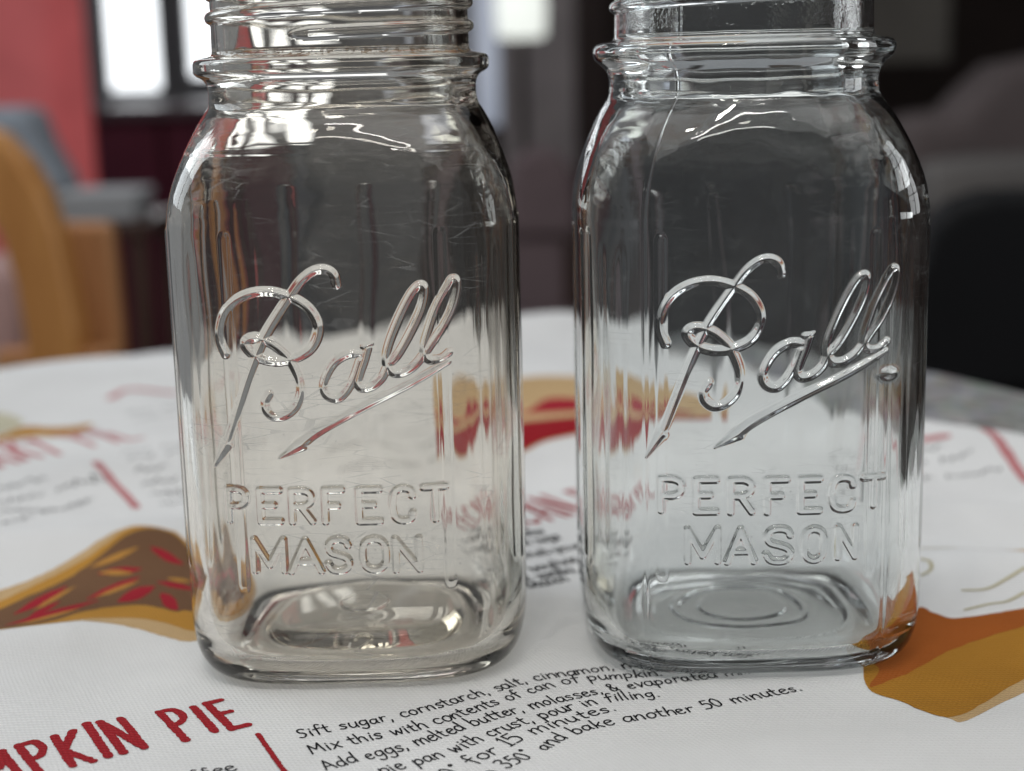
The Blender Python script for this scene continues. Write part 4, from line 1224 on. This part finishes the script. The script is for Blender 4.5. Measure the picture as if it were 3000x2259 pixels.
    for turn in range(4):
        al = PH - ph0 + 2 * math.pi * turn         # angle travelled along the bead
        zc_ = zst + pitch * al / (2 * math.pi)
        dn = np.abs(Z - zc_)
        env = np.clip(al / 0.16, 0, 1) * np.clip((style['turns'] * 2 * math.pi - al) / 0.3, 0, 1)
        env = np.sqrt(np.clip(env, 0, 1))
        wv = 1.55 * np.maximum(env, 0.01)
        b = 1.45 * env * np.sqrt(np.clip(1 - (dn / wv) ** 2, 0, 1))
        ok = nk & (b > 0.0)
        D = np.where(ok, np.maximum(D, b), D)
        part[ok] = 200
    names[200] = "screw_thread"
    X = X + NX * D
    Y = Y + NY * D
    # number on the base
    if style['number']:
        br = np.where(sec == 'floor')[0]
        Xb, Yb = X[br], Y[br]
        sg = []
        for st in CAP['2']:
            sg += poly_segs([(1.6 + 4.8 * (u - .5), -29.2 + 6.4 * v) for u, v in st], .8, sub=5)
        q = capsules(Xb, Yb, sg)
        Z[br] = Z[br] + ridge(q) * 0.45
        pb = part[br]
        pb[q > 0] = 50
        part[br] = pb
        names[50] = "embossed_number"
    nr = len(z)
    Vt = np.stack([X, Y, Z], -1).reshape(-1, 3) / 1000.0
    ids = np.arange(nr * nc).reshape(nr, nc)
    ids2 = np.concatenate([ids, ids[:, :1]], 1)
    Qd = np.stack([ids2[:-1, :-1], ids2[:-1, 1:], ids2[1:, 1:], ids2[1:, :-1]], -1)      # rows x cols x 4
    # close both poles with a tiny flat cap: pole vertices
    pole0 = len(Vt)
    Vt = np.vstack([Vt, [[0, 0, Vt[0, 2]]], [[0, 0, Vt[ids[-1, 0], 2]]]])
    capA = np.stack([np.full(nc, pole0), ids2[0, 1:], ids2[0, :-1], np.full(nc, pole0)], -1)
    # vertex normals
    N_ = np.zeros_like(Vt)
    Qf = Qd.reshape(-1, 4)
    d1 = Vt[Qf[:, 2]] - Vt[Qf[:, 0]]
    d2 = Vt[Qf[:, 3]] - Vt[Qf[:, 1]]
    fn = np.cross(d1, d2)
    for j in range(4):
        for c in range(3):
            N_[:, c] += np.bincount(Qf[:, j], weights=fn[:, c], minlength=len(Vt))
    N_[pole0] = (0, 0, -1)
    N_[pole0 + 1] = (0, 0, 1)
    N_ /= np.linalg.norm(N_, axis=1)[:, None] + 1e-20
    if N_[ids[np.where(sec == 'body')[0][200], 0], 1] > 0:        # front must face -y
        N_ = -N_
        N_[pole0] = (0, 0, -1)
        N_[pole0 + 1] = (0, 0, 1)
        Qd = Qd[:, :, ::-1]
    # face part: highest vertex part id of its four corners
    pp_ = np.concatenate([part, part[:, :1]], 1)
    fp = np.maximum(np.maximum(pp_[:-1, :-1], pp_[:-1, 1:]), np.maximum(pp_[1:, 1:], pp_[1:, :-1]))
    fsec = sec[1:]
    jar = empty("mason_jar", loc)
    tag(jar, label, "jar", "square glass canning jars")
    groups = {'base': ('base', 'floor'), 'body': ('body',), 'inner_wall': ('inner',), 'shoulder': ('shoulder',), 'collar': ('collar',), 'neck': ('neck',), 'rim': ('rim',)}
    for gname, ss in groups.items():
        sel = np.isin(fsec, ss)[:, None] & (fp == 0)
        q4 = Qd[sel]
        if gname == 'base':
            # pole caps as thin quads pair (fans)
            fanA = np.stack([ids2[0, :-1:2], np.full(len(ids2[0, :-1:2]), pole0), ids2[0, 2::2] if nc % 2 == 0 else np.r_[ids2[0, 2::2], ids2[0, :1]][:len(ids2[0, :-1:2])], np.minimum(np.arange(0, nc, 2) + 1, nc - 1)], -1)
            lastr = ids2[-1]
            fanB = np.stack([lastr[:-1:2], np.full(len(lastr[:-1:2]), pole0 + 1), lastr[2::2] if nc % 2 == 0 else np.r_[lastr[2::2], lastr[:1]][:len(lastr[:-1:2])], lastr[np.minimum(np.arange(0, nc, 2) + 1, nc - 1)]], -1)
            q4 = np.vstack([q4, fanA, fanB[:, ::-1]])
        quad_mesh(gname, Vt, q4, N_, mat_neck if gname == 'neck' else (plain if gname in ('base', 'inner_wall') else mat), jar)
    for pid, nm in names.items():
        if pid == 0: continue
        sel = fp == pid
        if sel.any(): quad_mesh(nm, Vt, Qd[sel], N_, mat if nm in ('embossed_script', 'embossed_letter') else plain, jar)
    return jar

TINT_L, TINT_R = (0.981, 0.970, 0.947), (0.980, 0.987, 0.983)
M_gL = glass("aged straw glass", TINT_L, scratch=0.26, haze=0.07, seed=0.0, dirt=True)
M_gLn = M_gL
M_gR = glass("cool clear glass", TINT_R, scratch=0.10, haze=0.07, seed=3.1, smudge=(0.021, -0.033, 0.132))
M_gRn = glass("stippled cool glass", TINT_R, scratch=0.05, haze=0.04, seed=1.7, stipple=True)


def plain_glass(name, tint):
    m, nt, N, L, P = nodes_of(name)
    N.remove(P)
    g = N.new("ShaderNodeBsdfGlass")
    g.inputs["Color"].default_value = tuple(tint) + (1,)
    g.inputs["IOR"].default_value = 1.51
    g.inputs["Roughness"].default_value = 0.0
    L.new(g.outputs[0], N["Material Output"].inputs["Surface"])
    return m

M_pL = plain_glass("clean straw glass", TINT_L)
M_pR = plain_glass("clean cool glass", TINT_R)
build_jar("straw tinted square glass jar with scratched front and the number 2 in its base",
          (JX[0], JY, 0), M_gL, M_gLn, M_pL, LET_L, ((1, 1), (0, 0)), 11,
          dict(dz=0, collar=0, round=False, rings=False, ribtop=115.5, wavy=0.10, seams=[(-PER / 4 + 12, .10, .35), (PER / 4 - 12, .10, .35)], knobs=[],
               thread=(160.6, 5.8, math.asin(-9.3 / 33)), turns=2.2, number=True, parting=133.2))
build_jar("cool clear square glass jar with rounded collar and concentric rings in its base",
          (JX[1], JY, 0), M_gR, M_gRn, M_pR, LET_R, SCRIPT_R, 23,
          dict(dz=0, collar=0, round=True, rings=True, ribtop=112.5, wavy=0.13, seams=[(29.6, .13, .6), (-29.5, .10, .4)], knobs=[(29.6, 77.5, .8, 1.9, 1.1)],
               thread=(165.6, 5.8, -1.75), turns=1.6, number=False, parting=0))

# ------------------------------------------------------------------ blurred room behind
B = BG
M_frame = simple("window trim", (0.22, 0.22, 0.23), 0.5)
M_pane = emission("daylight behind glass", (0.93, 0.97, 1.0), 1.8)
ww = B['window_wall']
M_ww = simple("charcoal window wall", (0.33, 0.33, 0.34), 0.7)
tag(box("wall_window", ww[0], 4.9, FLOOR, ww[2], 4.98, 2.5, M_ww), kind="structure")
lab = ["tall bright window beside the red door", "tall bright window between the two other panes", "tall bright window seen through the straw jar's neck"]
for i, (x0, z0, x1, z1) in enumerate(B['windows']):
    e = empty("window", ((x0 + x1) / 2, 4.85, z0))
    tag(e, lab[i], "window", "bright windows in the charcoal wall")
    hw_ = (x1 - x0) / 2
    H_ = 1.5
    box("pane", -hw_, 0.01, 0.0, hw_, 0.02, H_, M_pane, e)
    for nm, bx in (("jamb", (-hw_ - .03, -.015, -.03, -hw_, .049, H_ + .03)), ("jamb", (hw_, -.015, -.03, hw_ + .03, .049, H_ + .03)),
                   ("sill", (-hw_, -.03, -.03, hw_, .049, 0)), ("head", (-hw_, -.015, H_, hw_, .049, H_ + .03))):
        box(nm, *bx, M_frame, e, bevel=0.004)

M_red = simple("coral red paint", (0.84, 0.19, 0.19), 0.45)
x0, z0, x1, z1 = B['red']
e = empty("red_door", (x1, 3.0, FLOOR))
tag(e, "coral red painted door at the edge of the dark room", "door")
box("door_panel", x0 - x1 - .05, 0, 0.01, 0, 0.045, 2.05, M_red, e, bevel=0.006)
box("door_stile", -0.03, -0.012, 0.01, 0.03, -0.0005, 2.05, simple("brighter coral edge", (0.86, 0.17, 0.17), 0.4), e, bevel=0.003)
tag(prism("hanging_jacket", B['greyobj'], 2.45, 2.56, simple("blue grey cloth", (0.36, 0.40, 0.45), 0.9), bevel=0.02), "blue grey jacket hanging beside the coral red door", "jacket")

M_mar = simple("maroon lacquer", (0.085, 0.016, 0.030), 0.45)
x0, z0, x1, z1 = B['maroon']
e = empty("maroon_cabinet", ((x0 + x1) / 2, 3.6, FLOOR))
tag(e, "dark maroon cabinet under the bright windows", "cabinet")
hw_, H_ = (x1 - x0) / 2, z1 - FLOOR
box("carcass", -hw_, 0.02, 0, hw_, 0.5, H_ - .025, M_mar, e, bevel=0.006)
for k in range(2):
    d = box("cabinet_door", -hw_ + .01 + k * hw_, 0.0, 0.08, -.005 + k * hw_, 0.0195, H_ - .04, M_mar, e, bevel=0.004)
box("cabinet_top", -hw_ - .01, -.02, H_ - .025, hw_ + .01, .51, H_, simple("dark cabinet top", (0.10, 0.07, 0.08), 0.3), e, bevel=0.004)
x0, z0, x1, z1 = B['blue']
e = empty("slate_cabinet", ((x0 + x1) / 2, 3.7, FLOOR))
tag(e, "narrow slate blue cabinet next to the maroon cabinet", "cabinet")
box("carcass", -(x1 - x0) / 2, 0.02, 0, (x1 - x0) / 2, .4, z1 - FLOOR, simple("slate paint", (0.15, 0.17, 0.21), 0.5), e, bevel=0.006)
box("cabinet_door", -(x1 - x0) / 2 + .008, 0.0, .03, (x1 - x0) / 2 - .008, .0195, z1 - FLOOR - .02, simple("slate door paint", (0.15, 0.17, 0.21), 0.5), e, bevel=0.004)

M_oak = wood("orange oak", (0.52, 0.22, 0.055), (0.66, 0.31, 0.09))
M_oak2 = wood("brown oak", (0.42, 0.19, 0.075), (0.52, 0.25, 0.10))
e = empty("wooden_chair", (-0.42, 1.45, FLOOR))
tag(e, "orange oak chair with a curved back post behind the table", "chair")
sh = lambda P: [(x + 0.42, z - FLOOR) for x, z in P]
prism("back_post", sh(B['chairpost']), -.03, .02, M_oak, e)
prism("back_panel", sh(B['chairboard']), .025, .055, M_oak2, e)
box("seat", -.10, -.05, .42, .10, .36, .455, M_oak, e, bevel=0.01)
for sx_, sy_ in ((-.08, -.03), (.06, -.03), (-.08, .32), (.06, .32)):
    box("leg", sx_, sy_, 0, sx_ + .035, sy_ + .035, .42, M_oak2, e, bevel=0.005)
box("rail", -.06, -.02, .455, .05, .015, .66, M_oak2, e, bevel=0.005)
tag(prism("pink_cushion", B['pink'], 1.86, 1.97, simple("dusty pink fabric", (0.50, 0.33, 0.31), 0.9), bevel=0.03), "dusty pink cushion showing beside the oak chair post", "cushion")
x0, z0, x1, z1 = B['greybox']
e = empty("grey_box", ((x0 + x1) / 2, 2.0, z0))
tag(e, "light grey shallow box standing behind the oak chair", "box")
M_gb = simple("pale grey card", (0.42, 0.43, 0.44), 0.7)
box("box_body", -(x1 - x0) / 2, 0, 0, (x1 - x0) / 2, .1, (z1 - z0) * .65, M_gb, e, bevel=0.004)
box("lid", -(x1 - x0) / 2 - .003, -.003, (z1 - z0) * .65, (x1 - x0) / 2 + .003, .103, z1 - z0, M_gb, e, bevel=0.004)
e = empty("side_table", ((x0 + x1) / 2, 2.05, FLOOR))
tag(e, "small dark side table holding the pale grey box", "table")
M_dk = wood("dark stained wood", (0.045, 0.022, 0.016), (0.075, 0.036, 0.025))
box("table_top", -.07, -.08, z0 - FLOOR - .02, .07, .12, z0 - FLOOR - .0005, M_dk, e, bevel=0.004)
for sx_, sy_ in ((-.065, -.075), (.045, -.075), (-.065, .095), (.045, .095)):
    box("leg", sx_, sy_, 0, sx_ + .02, sy_ + .02, z0 - FLOOR - .0205, M_dk, e)

# middle: glowing curtain strip, lamp, grey panel, dim chair, dark post
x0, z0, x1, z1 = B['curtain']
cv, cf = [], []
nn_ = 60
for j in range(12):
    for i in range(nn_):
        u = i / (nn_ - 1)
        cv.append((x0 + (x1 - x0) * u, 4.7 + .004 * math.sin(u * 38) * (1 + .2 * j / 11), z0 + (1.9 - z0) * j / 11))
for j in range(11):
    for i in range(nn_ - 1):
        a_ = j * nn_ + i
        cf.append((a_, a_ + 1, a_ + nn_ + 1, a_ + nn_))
c_ = mesh_obj("glowing_curtain", cv, cf, emission("curtain with added glow", (0.42, 0.47, 0.58), 0.36), smooth=True)  # a curtain strip; the daylight behind it is put in as emission
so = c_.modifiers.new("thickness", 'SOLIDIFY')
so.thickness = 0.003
tag(c_, "narrow curtain with an added pale lavender glow beside the lit lamp", "window")
gx, gy, gz = B['globe'][0]
e = empty("table_lamp", (gx, gy, -0.30))
tag(e, "lamp with a glowing white shade above the grey panel", "lamp")


def lathe(name, pts, mat, parent, n=40):
    v_, f_ = [], []
    for r_, z_ in pts:
        for i in range(n):
            a_ = 2 * math.pi * i / n
            v_.append((r_ * math.cos(a_), r_ * math.sin(a_), z_))
    for j in range(len(pts) - 1):
        for i in range(n):
            k_ = (i + 1) % n
            f_.append((j * n + i, j * n + k_, (j + 1) * n + k_, (j + 1) * n + i))
    return mesh_obj(name, v_, f_, mat, parent, smooth=True)

zt = gz + 0.30
lathe("lamp_shade", [(.052, zt - .075), (.060, zt - .07), (.064, zt), (.055, zt + .10), (.045, zt + .16), (.044, zt + .16)], emission("lit lampshade", (0.95, 1.0, 0.93), 0.75), e)
lathe("lamp_stem", [(.05, .0), (.05, .012), (.012, .03), (.010, .3), (.012, zt - .08)], simple("dark bronze", (.05, .04, .035), .4, .6), e)
x0, z0, x1, z1 = B['greywall']
tag(box("wall_panel", x0, 4.5, FLOOR, x1, 4.56, 2.3, simple("grey brown panel", (0.46, 0.41, 0.41), 0.8), bevel=0.01), kind="structure")
e = empty("sideboard", (gx, 4.0, FLOOR))
tag(e, "low dark sideboard under the glowing lamp", "sideboard")
box("carcass", -.16, -.14, .06, .14, .14, -.31 - FLOOR, M_dk, e, bevel=0.005)
box("sideboard_top", -.17, -.15, -.31 - FLOOR, .15, .15, -.3005 - FLOOR, M_dk, e)
for sx_ in (-.15, .11):
    for sy_ in (-.13, .10):
        box("leg", sx_, sy_, 0, sx_ + .025, sy_ + .025, .06, M_dk, e)
e = empty("upholstered_chair", (0.05, 2.8, FLOOR))
tag(e, "dim mauve upholstered chair back between the two jars", "chair")
M_mv = simple("mauve upholstery", (0.17, 0.125, 0.13), 0.9)
prism("backrest", [(x - .05, z - FLOOR) for x, z in B['dimchair']], 0, .07, M_mv, e, bevel=0.02)
box("seat", -.07, -.30, .40, .07, .05, .47, M_mv, e, bevel=0.02)
box("back_support", -.05, .02, .47, .05, .06, .60, M_mv, e, bevel=0.005)
for sx_, sy_ in ((-.065, -.29), (.045, -.29), (-.065, .02), (.045, .02)):
    box("leg", sx_, sy_, 0, sx_ + .02, sy_ + .02, .40, M_dk, e)
x0, z0, x1, z1 = B['darkwood']
tag(box("door_post", x0, 4.0, FLOOR, x1, 4.12, 2.3, simple("near black wood", (0.035, 0.022, 0.020), 0.5), bevel=0.01), kind="structure")
tag(prism("coat", B['tri'], 3.28, 3.36, simple("grey wool", (0.26, 0.25, 0.26), 0.95), bevel=0.02), "grey coat draped at a slant behind the straw jar's shoulder", "coat")

# right side
x0, z0, x1, z1 = B['rgrey']
tag(box("wall_board", x0, 4.2, z0 - .01, x1, 4.25, 2.3, simple("olive grey board", (0.17, 0.155, 0.135), 0.8), bevel=0.01), "olive grey board on the dark wall above the taupe couch", "board")
e = empty("couch", (0.95, 3.0, FLOOR))
tag(e, "taupe couch with a sloping back in the dark room", "couch")
M_tp = simple("taupe upholstery", (0.155, 0.125, 0.122), 0.9)
prism("backrest", [(x - .95, z - FLOOR) for x, z in B['couch']], 0, .20, M_tp, e, bevel=0.04)
box("seat", -.19, -.45, .10, .23, -.001, .44, M_tp, e, bevel=0.03)
for sx_ in (-.17, .19):
    for sy_ in (-.42, .12):
        box("leg", sx_, sy_, 0, sx_ + .04, sy_ + .04, .12 if sy_ < 0 else .53, M_dk, e)
tag(prism("throw_cushion", B['cushion'], 2.66, 2.78, simple("warm grey cushion", (0.20, 0.185, 0.175), 0.9), bevel=0.03), "warm grey cushion in front of the taupe couch back", "cushion")
e = empty("black_chair", (0.45, 1.35, FLOOR))
tag(e, "black chair with a rounded back beyond the granite table", "chair")
M_bk = simple("black leather", (0.006, 0.006, 0.007), 0.5)
prism("backrest", [(x - .45, z - FLOOR) for x, z in B['blackchair']], 0, .05, M_bk, e, bevel=0.012)
box("seat", -.10, -.02, .42, .11, .40, .47, M_bk, e, bevel=0.012)
box("back_support", -.06, .01, .47, .06, .04, .62, M_bk, e)
for sx_, sy_ in ((-.095, -.01), (.075, -.01), (-.095, .36), (.075, .36)):
    box("leg", sx_, sy_, 0, sx_ + .03, sy_ + .03, .42, M_bk, e)
